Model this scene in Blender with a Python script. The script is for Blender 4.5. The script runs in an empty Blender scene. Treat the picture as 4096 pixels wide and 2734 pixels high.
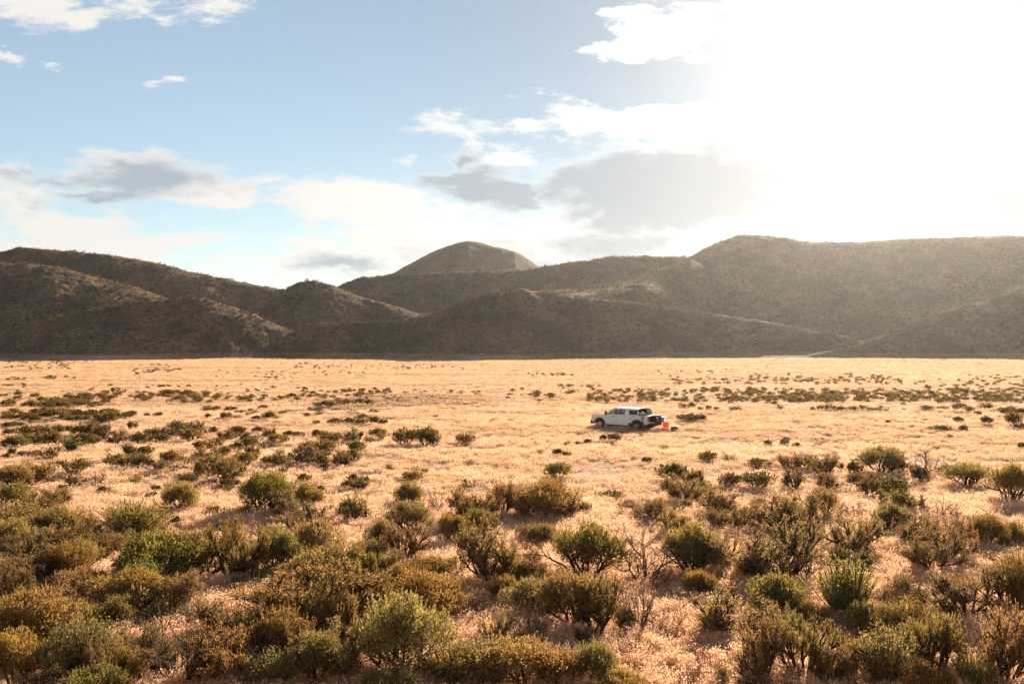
import bpy, bmesh, math, random
import numpy as np
from mathutils import Vector, Matrix, Euler

# ------------------------------------------------------------------ camera, sky, sun, exposure
SC = bpy.context.scene
COL = SC.collection
CAM_H = 8.8
F = 4000.0            # focal length in photograph pixels (4096 wide)
HZ = 1340.0           # horizon row in the photograph
cam_d = bpy.data.cameras.new('camera'); cam = bpy.data.objects.new('camera', cam_d); COL.objects.link(cam)
cam_d.sensor_width = 36.0; cam_d.lens = F/4096*36.0; cam_d.clip_start = 0.2; cam_d.clip_end = 20000
cam.location = (0, 0, CAM_H)
cam.rotation_euler = (math.radians(90) - math.atan((1367-HZ)/F), 0, 0)
SC.camera = cam
SUN_EL = math.radians(20.0); SUN_AZ = math.radians(21.0)      # azimuth to the right of the view axis
sun_dir = Vector((math.sin(SUN_AZ)*math.cos(SUN_EL), math.cos(SUN_AZ)*math.cos(SUN_EL), math.sin(SUN_EL)))
sl = bpy.data.lights.new('sun', 'SUN'); sl.energy = 5.0; sl.angle = math.radians(0.6); sl.color = (1.0, 0.86, 0.68)
so = bpy.data.objects.new('sun', sl); COL.objects.link(so)
so.rotation_euler = (-sun_dir).to_track_quat('-Z', 'Y').to_euler(); so.location = (60, 60, 120)
SC.view_settings.view_transform = 'Standard'; SC.view_settings.look = 'None'
SC.view_settings.exposure = 1.75; SC.view_settings.gamma = 1.0
SC.cycles.max_bounces = 8; SC.cycles.transparent_max_bounces = 12; SC.cycles.volume_bounces = 1
SC.cycles.sample_clamp_indirect = 6.0; SC.cycles.use_denoising = True

class NT:
    """small helper to write node maths"""
    def __init__(s, tree): s.t = tree; tree.nodes.clear()
    def n(s, typ, **kw):
        nd = s.t.nodes.new(typ)
        for k, v in kw.items(): setattr(nd, k, v)
        return nd
    def put(s, sock, v):
        if isinstance(v, bpy.types.NodeSocket): s.t.links.new(v, sock)
        else: sock.default_value = v
    def m(s, op, a, b=0.0, c=0.0, clamp=False):
        nd = s.n('ShaderNodeMath', operation=op, use_clamp=clamp)
        s.put(nd.inputs[0], a); s.put(nd.inputs[1], b); s.put(nd.inputs[2], c)
        return nd.outputs[0]
    def ramp(s, v, lo, hi, a=0.0, b=1.0, smooth=True):
        nd = s.n('ShaderNodeMapRange', interpolation_type='SMOOTHSTEP' if smooth else 'LINEAR')
        s.put(nd.inputs[0], v); s.put(nd.inputs[1], lo); s.put(nd.inputs[2], hi); s.put(nd.inputs[3], a); s.put(nd.inputs[4], b)
        return nd.outputs[0]
    def mix(s, f, a, b, blend='MIX'):
        nd = s.n('ShaderNodeMix', data_type='RGBA', blend_type=blend)
        s.put(nd.inputs[0], f)
        for k, v in ((6, a), (7, b)):
            if isinstance(v, tuple) and len(v) == 3: v = (*v, 1)
            s.put(nd.inputs[k], v)
        return nd.outputs[2]
    def noise(s, vec, scale, detail=4, rough=0.55, dist=0.0):
        nd = s.n('ShaderNodeTexNoise'); s.put(nd.inputs['Vector'], vec)
        nd.inputs['Scale'].default_value = scale; nd.inputs['Detail'].default_value = detail
        nd.inputs['Roughness'].default_value = rough; nd.inputs['Distortion'].default_value = dist
        return nd.outputs['Fac']
    def vscale(s, vec, sc):
        nd = s.n('ShaderNodeVectorMath', operation='MULTIPLY'); s.put(nd.inputs[0], vec); nd.inputs[1].default_value = sc
        return nd.outputs[0]
    def sep(s, vec):
        nd = s.n('ShaderNodeSeparateXYZ'); s.put(nd.inputs[0], vec); return nd.outputs
    def comb(s, x, y, z):
        nd = s.n('ShaderNodeCombineXYZ'); s.put(nd.inputs[0], x); s.put(nd.inputs[1], y); s.put(nd.inputs[2], z); return nd.outputs[0]

def dpx(x): return (x*4096/2349 - 2048)/F                # photo column (2349 wide view) -> tangent of azimuth
def dpy(y): return (HZ - y*4096/2349)/F                  # photo row -> tangent of elevation

def build_world():
    w = bpy.data.worlds.new('World'); SC.world = w; w.use_nodes = True
    g = NT(w.node_tree)
    out = g.n('ShaderNodeOutputWorld'); bg = g.n('ShaderNodeBackground')
    sky = g.n('ShaderNodeTexSky', sky_type='NISHITA', sun_disc=False)
    sky.sun_elevation = SUN_EL; sky.sun_rotation = SUN_AZ
    sky.air_density = 1.0; sky.dust_density = 0.25; sky.ozone_density = 1.5; sky.altitude = 1300
    tc = g.n('ShaderNodeTexCoord'); d = tc.outputs['Generated']
    X, Y, Z = g.sep(d)
    yy = g.m('MAXIMUM', Y, 0.08)
    U = g.m('DIVIDE', X, yy); V = g.m('DIVIDE', Z, yy)
    # turbulence that frays the clouds: stretched sideways
    P = g.comb(g.m('MULTIPLY', U, 3.2), g.m('MULTIPLY', V, 8.5), 0.37)
    n1 = g.noise(P, 2.2, 9, 0.62, 0.25)
    P2 = g.comb(g.m('MULTIPLY', U, 9.0), g.m('MULTIPLY', V, 24.0), 3.1)
    n2 = g.noise(P2, 2.0, 7, 0.6, 0.3)
    nn = g.m('ADD', g.m('MULTIPLY', g.m('SUBTRACT', n1, 0.5), 2.3), g.m('MULTIPLY', g.m('SUBTRACT', n2, 0.5), 1.3))
    wx = g.noise(g.comb(g.m('MULTIPLY', U, 14.0), g.m('MULTIPLY', V, 34.0), 7.7), 1.0, 9, 0.66); wy = g.noise(g.comb(g.m('MULTIPLY', U, 14.0), g.m('MULTIPLY', V, 34.0), 2.2), 1.0, 9, 0.66)
    U0, V0 = U, V
    U = g.m('ADD', U, g.m('MULTIPLY', g.m('SUBTRACT', wx, 0.5), 0.11)); V = g.m('ADD', V, g.m('MULTIPLY', g.m('SUBTRACT', wy, 0.5), 0.045))
    def blobs(lst):
        acc = None
        for (x, y, rx, ry, wt) in lst:
            a = g.m('DIVIDE', g.m('SUBTRACT', U, dpx(x)), rx*4096/2349/F)
            b = g.m('DIVIDE', g.m('SUBTRACT', V, dpy(y)), ry*4096/2349/F)
            q = g.m('ADD', g.m('MULTIPLY', a, a), g.m('MULTIPLY', b, b))
            e = g.m('MULTIPLY', g.m('SUBTRACT', 1.0, g.m('SQRT', q)), wt)
            acc = e if acc is None else g.m('MAXIMUM', acc, e)
        return acc
    lit = blobs([(60,25,190,52,1),(180,45,90,40,1),(330,12,110,34,.9),(420,22,100,30,.8),(500,5,60,20,.7),(40,132,60,16,.8),(122,155,38,12,.7),(392,190,48,17,1.1),
                 (290,400,300,62,1),(60,440,190,60,1),(480,450,110,45,1),(160,520,270,40,.8),(420,540,260,34,.7),(640,590,330,50,.8),(240,580,330,40,.6),
                 (800,450,160,50,.9),(880,500,250,32,.9),(830,560,360,52,.9),(1080,590,330,80,1.1),(1000,385,110,26,.7),(1150,370,120,32,.8),
                 (1560,285,470,50,1.1),(1480,480,420,130,1.1),(1470,60,110,62,1.2),(1600,70,190,60,1.1),(2100,200,300,260,1.2),(2200,330,300,300,1.2),(2300,560,500,120,1.2),(1390,120,40,20,.7)])
    cl = g.ramp(g.m('ADD', lit, g.m('MULTIPLY', nn, 1.6)), -0.15, 0.62)
    thick = blobs([(300,408,230,48,1),(120,415,110,32,.8),(200,455,160,22,.7),(1080,405,160,38,1.3),(1060,370,70,26,1.1),(1150,440,160,48,1.4),(1280,430,90,40,.9),(1530,445,390,125,1.5),(2330,40,160,60,.9),(2280,470,200,50,.9),(1500,560,300,60,.7),(800,600,200,26,.5),(1150,630,500,40,.4)])
    dk = g.ramp(g.m('ADD', thick, g.m('MULTIPLY', nn, 0.9)), -0.2, 0.7)
    # radiance of the veil of thin cloud round the sun
    sd = g.n('ShaderNodeVectorMath', operation='DOT_PRODUCT'); g.put(sd.inputs[0], d); sd.inputs[1].default_value = sun_dir
    c = g.m('MAXIMUM', sd.outputs['Value'], 0.0)
    glow = g.m('MULTIPLY', g.m('POWER', c, 90.0), 0.22)
    skyc = g.mix(1.0, sky.outputs[0], (SKY_S*SKY_TINT[0], SKY_S*SKY_TINT[1], SKY_S*SKY_TINT[2]), 'MULTIPLY')
    gl = g.mix(1.0, (1.0, 0.99, 0.97), g.comb(glow, glow, glow), 'MULTIPLY')
    # clouds: lit tops white, thick bodies blue grey; tops brighten towards the sun, bodies dim
    cb = g.m('ADD', 0.27, g.m('MULTIPLY', g.m('POWER', c, 20.0), 0.25))
    litc = g.mix(1.0, (1.0, 0.975, 0.93), g.comb(cb, cb, cb), 'MULTIPLY')
    db = g.m('ADD', 0.155, g.m('MULTIPLY', g.m('POWER', c, 14.0), -0.03))
    dkc = g.mix(1.0, (0.86, 1.0, 1.14), g.comb(db, db, db), 'MULTIPLY')
    base = g.mix(1.0, skyc, gl, 'ADD')
    base = g.mix(0.22, base, (0.25, 0.29, 0.335))
    att = g.m('SUBTRACT', 1.0, g.m('MULTIPLY', g.m('POWER', c, 12.0), 0.52)); base = g.mix(1.0, base, g.comb(att, att, att), 'MULTIPLY')
    cloudc = g.mix(dk, litc, dkc)
    cl = g.m('MAXIMUM', cl, dk)
    fin = g.mix(g.m('MULTIPLY', cl, g.ramp(V0, -0.02, 0.02)), base, cloudc)
    g.put(bg.inputs['Color'], fin); bg.inputs['Strength'].default_value = 1.0
    w.node_tree.links.new(bg.outputs[0], out.inputs[0])
    w.cycles.sampling_method = 'MANUAL'; w.cycles.sample_map_resolution = 512
HAZE = 5.0e-5
SKY_S = 0.05; SKY_TINT = (0.76, 0.74, 0.66)
build_world()

# ------------------------------------------------------------------ tagging helpers
def tag(o, label=None, cat=None, group=None, kind=None):
    if label: o['label'] = label
    if cat: o['category'] = cat
    if group: o['group'] = group
    if kind: o['kind'] = kind
    return o
def empty(name, loc=(0,0,0), rz=0.0):
    o = bpy.data.objects.new(name, None); COL.objects.link(o); o.location = loc; o.rotation_euler = (0,0,rz)
    o.empty_display_size = 0.1
    return o
def mesh_obj(name, V, Fc, mat=None, parent=None, smooth=False, link=True):
    me = bpy.data.meshes.new(name)
    V = np.asarray(V, dtype=np.float32)
    if isinstance(Fc, np.ndarray):
        n, k = Fc.shape
        me.vertices.add(len(V)); me.vertices.foreach_set('co', V.ravel())
        me.loops.add(n*k); me.loops.foreach_set('vertex_index', Fc.astype(np.int32).ravel())
        me.polygons.add(n); me.polygons.foreach_set('loop_start', np.arange(n, dtype=np.int32)*k)
        me.update(calc_edges=True)
    else:
        me.from_pydata([tuple(v) for v in V], [], Fc)
    if smooth: me.polygons.foreach_set('use_smooth', [True]*len(me.polygons))
    if mat is not None:
        for m_ in (mat if isinstance(mat, (list, tuple)) else [mat]): me.materials.append(m_)
    o = bpy.data.objects.new(name, me)
    if link: COL.objects.link(o)
    if parent: o.parent = parent
    return o
def bm_obj(name, bm, mat, parent=None, smooth=False, bevel=0.0):
    bmesh.ops.recalc_face_normals(bm, faces=bm.faces)
    me = bpy.data.meshes.new(name); bm.to_mesh(me); bm.free()
    for m_ in (mat if isinstance(mat, (list, tuple)) else [mat]): me.materials.append(m_)
    o = bpy.data.objects.new(name, me); COL.objects.link(o)
    if parent: o.parent = parent
    if smooth:
        for p in me.polygons: p.use_smooth = True
    if bevel:
        b = o.modifiers.new('bevel', 'BEVEL'); b.width = bevel; b.segments = 2; b.limit_method = 'ANGLE'
    return o

# ------------------------------------------------------------------ terrain
rngp = np.random.RandomState(7)
PERM = rngp.rand(256, 256).astype(np.float64)
def vnoise(x, y):
    xi = np.floor(x).astype(int); yi = np.floor(y).astype(int)
    fx = x-xi; fy = y-yi; fx = fx*fx*(3-2*fx); fy = fy*fy*(3-2*fy)
    g = lambda a, b: PERM[a & 255, b & 255]
    return (g(xi,yi)*(1-fx)+g(xi+1,yi)*fx)*(1-fy) + (g(xi,yi+1)*(1-fx)+g(xi+1,yi+1)*fx)*fy - 0.5
def fbm(x, y, o=4, rough=0.5):
    s = 0; a = 1.0
    for k in range(o):
        s = s + a*vnoise(x*2**k+17.3*k, y*2**k+5.1*k); a *= rough
    return s
# each ridge: points (photo column, photo row) on the 2349 wide view, depth of its crest, front slope, back slope, crest rounding
RIDGES = [
 # far left mountain
 ([(-300,640),(-120,600),(0,580),(45,567),(130,574),(226,583),(330,598),(450,626),(560,648),(650,664),(720,690),(800,735),(900,790)], 610, .56, .45, 7),
 # its lower shoulder
 ([(-300,640),(-100,612),(0,604),(60,602),(130,610),(200,630),(300,656),(380,682),(440,705),(520,740),(600,790)], 500, .60, .5, 10),
 # near left hill
 ([(-500,700),(-200,800),(0,765),(100,735),(200,712),(330,690),(420,682),(460,684),(530,702),(600,728),(690,768),(760,810)], 396, .72, .55, 4),
 # knoll
 ([(560,760),(620,690),(660,662),(690,648),(720,644),(760,654),(820,678),(900,700),(965,722),(1040,770)], 500, .60, .5, 5),
 # middle plateau
 ([(700,760),(740,690),(785,652),(830,636),(900,629),(1050,624),(1200,620),(1240,613),(1300,603),(1400,591),(1480,587),(1560,589),(1700,600),(1900,640)], 600, .60, .3, 6),
 # far peak
 ([(640,720),(760,660),(895,628),(940,607),(985,580),(1040,559),(1075,551),(1120,561),(1180,576),(1215,596),(1240,613),(1330,650),(1500,700)], 860, .5, .5, 6),
 # big right hill
 ([(1000,730),(1120,690),(1190,672),(1350,668),(1460,646),(1580,591),(1640,558),(1690,539),(1740,540),(1800,547),(1870,556),(1930,556),(2100,549),(2230,545),(2349,545),(2700,560)], 560, .56, .2, 8),
 # sunlit saddle left of the big hill
 ([(1050,720),(1110,690),(1190,667),(1350,663),(1460,640),(1520,616),(1585,593),(1640,625),(1700,640),(1800,680),(1950,760)], 528, .15, .3, 4),
 # far right crest
 ([(1800,700),(2000,590),(2120,549),(2200,543),(2300,540),(2349,541),(2700,550)], 800, .5, .3, 8),
 # front centre hill
 ([(620,800),(700,742),(800,738),(900,735),(1010,720),(1060,690),(1120,672),(1200,664),(1300,676),(1460,694),(1560,708),(1700,728),(1800,745),(1950,775),(2100,810)], 412, .66, .5, 2.5),
 # front right hill
 ([(1850,815),(1960,790),(2060,755),(2130,722),(2250,690),(2349,655),(2500,610),(2800,600)], 408, .60, .4, 3),
]
def hill_h(X, Y):
    u = X/np.maximum(Y, 1.0)
    wob = fbm(X/55.0, Y/55.0, 3)
    h = np.full(X.shape, -3.0)
    for i, (pts, D, s, sb, c) in enumerate(RIDGES):
        px = np.array([dpx(p[0]) for p in pts]); py = np.array([dpy(p[1]) for p in pts])
        a = np.interp(u, px, py)
        Du = D*(1 + 0.015*np.sin(u*9+i*2.1)) + 9*vnoise(u*7+i*7, u*0+i)
        if D < 420: Du = Du + 11*np.sin(u*13+i*1.9+.6)
        zr = CAM_H + Du*a
        t = Du - Y
        tt = np.sqrt(t*t+c*c)-c
        sf_ = s if s > .3 else np.interp(u, [dpx(1470), dpx(1600)], [s, .58])
        z = zr - np.where(t > 0, sf_, sb)*tt*(1+0.22*wob*np.minimum(1, np.abs(t)/30))
        if s < .3: z = np.where(t > 62, z-.55*(t-62), z)
        h = np.maximum(h, z)
    return h
def mound(X, Y):
    return 0.9*np.exp(-(((X+12.5)/11)**2 + ((Y-131)/9.5)**2)) + 0.35*np.exp(-(((X+40)/14)**2 + ((Y-150)/6)**2))
def ground_h(X, Y):
    X = np.asarray(X, float); Y = np.asarray(Y, float)
    p = 0.10*fbm(X/14, Y/14, 3) + mound(X, Y)
    near = np.clip(1-Y/22.0, 0, 1.6); p = p + 7.2*near**1.25*np.clip(1.2-np.abs(X)/200, 0, 1)
    far = np.clip((Y-150)/230, 0, 1.5); p = p + far*0.5*fbm(X/60, Y/30, 2)
    hh = hill_h(X, Y)
    rough = 0.9*fbm(X/9, Y/9, 4, .6) + 0.35*fbm(X/1.7, Y/1.7, 2)
    m = np.clip(hh/6.0, 0, 1)
    hh = hh + rough*m
    k = 0.7                                            # smooth maximum of plain and hills
    q = np.clip(0.5+0.5*(hh-p)/k, 0, 1)
    return p*(1-q)+hh*q + k*q*(1-q)
def gz(x, y): return float(ground_h(np.array([x]), np.array([y]))[0])
def at(px, py):                                        # photo pixel (4096 wide) -> point on the plain
    Yd = CAM_H*F/(py-HZ)
    for _ in range(3):
        z = gz((px-2048)/F*Yd, Yd); Yd = (CAM_H-z)*F/(py-HZ)
    return ((px-2048)/F*Yd, Yd, z)

uf = np.linspace(-.60, .60, 1000)
ue = np.concatenate([-np.geomspace(1.6, .62, 40), uf, np.geomspace(.62, 1.6, 40)])
rows = np.concatenate([np.linspace(-34, 15, 30), np.geomspace(16, 352, 230), np.linspace(354, 700, 330), np.linspace(704, 1000, 60), np.geomspace(1020, 9000, 30)])
SPLIT = 260                                            # first row that belongs to the hills
UU, YY = np.meshgrid(ue, rows)
XX = UU*(YY+42)
ZZ = ground_h(XX, YY)
V = np.stack([XX.ravel(), YY.ravel(), ZZ.ravel()], 1)
nc = len(ue)
def grid_faces(r0, r1):
    r, c = np.meshgrid(np.arange(r0, r1), np.arange(nc-1), indexing='ij')
    a = (r*nc+c).ravel(); return np.stack([a, a+1, a+nc+1, a+nc], 1)

# ------------------------------------------------------------------ materials
def new_mat(name):
    m_ = bpy.data.materials.new(name); m_.use_nodes = True; return m_, NT(m_.node_tree)
def track_mask(g, pos):
    """two faint vehicle tracks with greener grass, and the brown patch of the mound"""
    X, Y, Z = g.sep(pos)
    n = g.noise(pos, 0.12, 4, 0.6)
    w = g.m('MULTIPLY', g.m('SUBTRACT', n, 0.5), 3.0)
    def line(p, q, width):
        (x0, y0, _), (x1, y1, _) = p, q
        L = math.hypot(x1-x0, y1-y0); nx, ny = -(y1-y0)/L, (x1-x0)/L
        d = g.m('ADD', g.m('ADD', g.m('MULTIPLY', X, nx), g.m('MULTIPLY', Y, ny)), -(nx*x0+ny*y0))
        d = g.m('ABSOLUTE', g.m('ADD', d, w))
        return g.ramp(d, width*0.4, width, 1.0, 0.0)
    a = line(at(1500, 1723), at(4096, 1788), 1.8)
    b = line(at(0, 1490+75), at(1500, 1560), 2.2)
    c = line(at(1060, 1650), at(2000, 1700), 1.6)
    d_ = line(at(700, 1700), at(2390, 1729), 1.7); e_ = line(at(2600, 1736), at(4096, 1716), 1.7)
    patch = g.ramp(g.noise(pos, 0.25, 5, 0.65), 0.42, 0.60)
    green = g.m('MULTIPLY', g.m('MAXIMUM', a, g.m('MULTIPLY', b, .6)), patch)
    e = g.m('ADD', g.m('POWER', g.m('DIVIDE', g.m('ADD', X, 12.5), 14.0), 2.0), g.m('POWER', g.m('DIVIDE', g.m('ADD', Y, -131.0), 16.0), 2.0))
    brown = g.m('MAXIMUM', g.ramp(g.m('ADD', e, g.m('MULTIPLY', w, .5)), 0.3, 1.3, 1.0, 0.0), g.m('MULTIPLY', g.m('MAXIMUM', g.m('MAXIMUM', c, d_), e_), .8))
    return green, brown
STRAW = (0.74, 0.475, 0.28); STRAW2 = (0.60, 0.355, 0.195); RUST = (0.33, 0.17, 0.085); GREEN = (0.20, 0.21, 0.06)
def field_colour(g, pos):
    big = g.noise(g.vscale(pos, (0.014, 0.07, 0.0)), 1.0, 6, 0.62)
    mid = g.noise(g.vscale(pos, (0.16, 0.5, 0.0)), 1.0, 5, 0.65)
    c = g.mix(g.ramp(mid, 0.35, 0.65), STRAW2, STRAW)
    c = g.mix(g.m('MULTIPLY', g.ramp(big, 0.45, 0.66), 0.6), c, RUST)
    X, Y, Z = g.sep(pos)
    c = g.mix(g.m('MULTIPLY', g.ramp(Y, 70.0, 25.0), 0.7), c, (0.62, 0.325, 0.16))
    green, brown = track_mask(g, pos)
    c = g.mix(g.m('MULTIPLY', brown, .7), c, RUST)
    c = g.mix(g.m('MULTIPLY', green, .75), c, GREEN)
    c = g.mix(g.m('MULTIPLY', g.ramp(g.noise(g.vscale(pos, (0.03, 0.22, 0.0)), 1.3, 5, 0.6), 0.58, 0.70), .35), c, (0.34, 0.27, 0.10))
    return c
def mat_ground():
    m_, g = new_mat('dry_ground')
    out = g.n('ShaderNodeOutputMaterial'); b = g.n('ShaderNodeBsdfPrincipled')
    geo = g.n('ShaderNodeNewGeometry'); pos = geo.outputs['Position']
    c = field_colour(g, pos)
    fine = g.noise(g.vscale(pos, (1, 1, 1)), 2.6, 6, 0.75)
    c = g.mix(g.ramp(fine, 0.40, 0.62), (0.20, 0.115, 0.06), c)
    g.put(b.inputs['Base Color'], c); b.inputs['Roughness'].default_value = 0.95; b.inputs['Specular IOR Level'].default_value = 0.05
    bu = g.n('ShaderNodeBump'); bu.inputs['Strength'].default_value = 0.8; bu.inputs['Distance'].default_value = 0.25
    g.put(bu.inputs['Height'], g.noise(pos, 2.0, 8, 0.75)); g.put(b.inputs['Normal'], bu.outputs[0])
    m_.node_tree.links.new(b.outputs[0], out.inputs[0]); return m_
def mat_hills():
    m_, g = new_mat('hillside')
    out = g.n('ShaderNodeOutputMaterial'); b = g.n('ShaderNodeBsdfPrincipled')
    geo = g.n('ShaderNodeNewGeometry'); pos = geo.outputs['Position']; X, Y, Z = g.sep(pos)
    flat = field_colour(g, pos)
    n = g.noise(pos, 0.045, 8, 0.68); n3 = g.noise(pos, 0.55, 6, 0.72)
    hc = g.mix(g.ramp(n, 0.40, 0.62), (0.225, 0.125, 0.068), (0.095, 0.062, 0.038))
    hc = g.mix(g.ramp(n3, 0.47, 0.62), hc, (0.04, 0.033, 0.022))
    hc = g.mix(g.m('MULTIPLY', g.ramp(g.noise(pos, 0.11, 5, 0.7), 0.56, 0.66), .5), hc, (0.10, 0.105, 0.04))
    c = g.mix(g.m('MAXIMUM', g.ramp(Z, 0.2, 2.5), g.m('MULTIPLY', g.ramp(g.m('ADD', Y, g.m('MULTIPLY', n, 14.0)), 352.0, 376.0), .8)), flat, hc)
    g.put(b.inputs['Base Color'], c); b.inputs['Roughness'].default_value = 0.95; b.inputs['Specular IOR Level'].default_value = 0.04
    bu = g.n('ShaderNodeBump'); bu.inputs['Strength'].default_value = 1.0; bu.inputs['Distance'].default_value = 1.2
    g.put(bu.inputs['Height'], g.noise(pos, 0.5, 10, 0.75)); g.put(b.inputs['Normal'], bu.outputs[0])
    m_.node_tree.links.new(b.outputs[0], out.inputs[0]); return m_
def used(Vv, Ff):
    idx, inv = np.unique(Ff, return_inverse=True); return Vv[idx], inv.reshape(Ff.shape)
gv, gf = used(V, grid_faces(0, SPLIT)); tag(mesh_obj('ground', gv, gf, mat_ground(), smooth=True), kind='structure')
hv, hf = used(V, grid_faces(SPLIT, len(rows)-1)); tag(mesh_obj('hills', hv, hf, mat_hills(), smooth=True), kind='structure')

def mat_leaf(name='sage_leaf', trans=0.5):
    m_, g = new_mat(name)
    out = g.n('ShaderNodeOutputMaterial'); oi = g.n('ShaderNodeObjectInfo')
    geo = g.n('ShaderNodeNewGeometry')
    v = g.ramp(geo.outputs['Random Per Island'], 0, 1, 0.62, 1.35, smooth=False)
    c = g.mix(1.0, oi.outputs['Color'], g.comb(v, v, v), 'MULTIPLY')
    d = g.n('ShaderNodeBsdfDiffuse'); t = g.n('ShaderNodeBsdfTranslucent'); mx = g.n('ShaderNodeMixShader')
    g.put(d.inputs[0], c); g.put(t.inputs[0], g.mix(1.0, c, (1.38, 1.12, 0.8), 'MULTIPLY')); mx.inputs[0].default_value = trans
    m_.node_tree.links.new(d.outputs[0], mx.inputs[1]); m_.node_tree.links.new(t.outputs[0], mx.inputs[2])
    m_.node_tree.links.new(mx.outputs[0], out.inputs[0]); return m_
def mat_plain(name, col, rough=0.8, metal=0.0, spec=0.3, var=0.0, scale=8.0, col2=None, coat=0.0, trans=0.0, coord='Object'):
    m_, g = new_mat(name)
    out = g.n('ShaderNodeOutputMaterial'); b = g.n('ShaderNodeBsdfPrincipled'); tc = g.n('ShaderNodeTexCoord')
    n = g.noise(tc.outputs[coord], scale, 5, 0.6)
    c2 = col2 or tuple(max(0, x*(1-var)) for x in col)
    g.put(b.inputs['Base Color'], g.mix(g.ramp(n, 0.35, 0.65), col, c2))
    b.inputs['Roughness'].default_value = rough; b.inputs['Metallic'].default_value = metal
    b.inputs['Specular IOR Level'].default_value = spec; b.inputs['Coat Weight'].default_value = coat
    b.inputs['Transmission Weight'].default_value = trans
    m_.node_tree.links.new(b.outputs[0], out.inputs[0]); return m_
M_LEAF = mat_leaf(); M_BARK = mat_plain('sage_bark', (0.085, 0.06, 0.045), 0.95, spec=0.05, col2=(0.035, 0.026, 0.02), scale=6)
M_TWIG = mat_plain('grey_twig', (0.16, 0.115, 0.085), 0.95, spec=0.05, col2=(0.07, 0.05, 0.038), scale=6)

# ------------------------------------------------------------------ shrubs
def tubes(segs, sides=3):
    """segs: list of (p0, p1, r0, r1) -> verts, quads"""
    P0 = np.array([s[0] for s in segs]); P1 = np.array([s[1] for s in segs]); R0 = np.array([s[2] for s in segs]); R1 = np.array([s[3] for s in segs])
    d = P1-P0; d /= np.maximum(np.linalg.norm(d, axis=1), 1e-6)[:, None]
    ref = np.where(np.abs(d[:, 2:3]) > .9, np.array([[1., 0, 0]]), np.array([[0, 0, 1.]]))
    a = np.cross(d, ref); a /= np.linalg.norm(a, axis=1)[:, None]; b = np.cross(d, a)
    vs = []
    for P, R in ((P0, R0), (P1, R1)):
        for k in range(sides):
            th = 2*math.pi*k/sides
            vs.append(P + (a*math.cos(th)+b*math.sin(th))*R[:, None])
    Vv = np.stack(vs, 1).reshape(-1, 3)
    base = np.arange(len(segs))*2*sides
    fs = [np.stack([base+k, base+(k+1) % sides, base+sides+(k+1) % sides, base+sides+k], 1) for k in range(sides)]
    return Vv, np.concatenate(fs)
def leaves(C, Dv, L, W, rs):
    """diamond blades centred at C along Dv"""
    n = len(C); Dv = Dv/np.maximum(np.linalg.norm(Dv, axis=1), 1e-6)[:, None]
    r = rs.normal(size=(n, 3)); s = np.cross(Dv, r); s /= np.maximum(np.linalg.norm(s, axis=1), 1e-6)[:, None]
    L = np.broadcast_to(L, (n,))[:, None]; W = np.broadcast_to(W, (n,))[:, None]
    vs = np.stack([C-Dv*L/2, C+s*W/2, C+Dv*L/2, C-s*W/2], 1).reshape(-1, 3)
    b = np.arange(n)*4
    return vs, np.stack([b, b+1, b+2, b+3], 1)
def grow(rs, n0, spread, levels, kids, len0, bend, r0, upb=0.25, lratio=0.68, fork=0.55):
    segs = []; tips = []
    def br(p, d, L, r, lev):
        k = 3
        pts = [p]
        for i in range(k):
            d = d + rs.normal(size=3)*bend + np.array([0, 0, upb*0.3]); d = d/np.linalg.norm(d)
            q = pts[-1]+d*L/k
            if q[2] < 0.02: q[2] = 0.02
            ra = r*(1-0.35*i/k); rb = r*(1-0.35*(i+1)/k)
            segs.append((pts[-1], q, ra, rb)); pts.append(q)
            if lev >= 2 or (lev == 1 and i >= 1): tips.append((q, d, lev))
        if lev+1 >= levels: tips.append((pts[-1], d, lev+1)); return
        for c in range(kids[lev]):
            i = rs.randint(1, k+1) if c else k
            dd = d + rs.normal(size=3)*fork; dd[2] = dd[2]*.8 + upb; dd /= np.linalg.norm(dd)
            br(pts[i], dd, L*lratio*rs.uniform(.75, 1.2), r*0.58, lev+1)
    for j in range(n0):
        th = 2*math.pi*(j+rs.uniform(-.35, .35))/n0; s = spread*rs.uniform(.35, 1.0)
        d = np.array([math.cos(th)*s, math.sin(th)*s, rs.uniform(.55, 1.0)]); d /= np.linalg.norm(d)
        br(np.array([math.cos(th)*.04, math.sin(th)*.04, -.03]), d, len0*rs.uniform(.75, 1.15), r0*rs.uniform(.6, 1.1), 0)
    return segs, tips
def lumps(rs, n, lean=0.0):
    """centres of foliage lumps filling an irregular dome of height 1 and width 1.2"""
    out = []
    for k in range(n):
        th = rs.uniform(0, 2*math.pi); rr = math.sqrt(rs.uniform(0, 1))*0.46
        z = 0.30 + 0.50*math.sqrt(max(0, 1-(rr/.52)**2))*rs.uniform(.55, 1.05)
        out.append((rr*math.cos(th)+lean*z, rr*math.sin(th), z, rs.uniform(.12, .22)))
    return out
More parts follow.
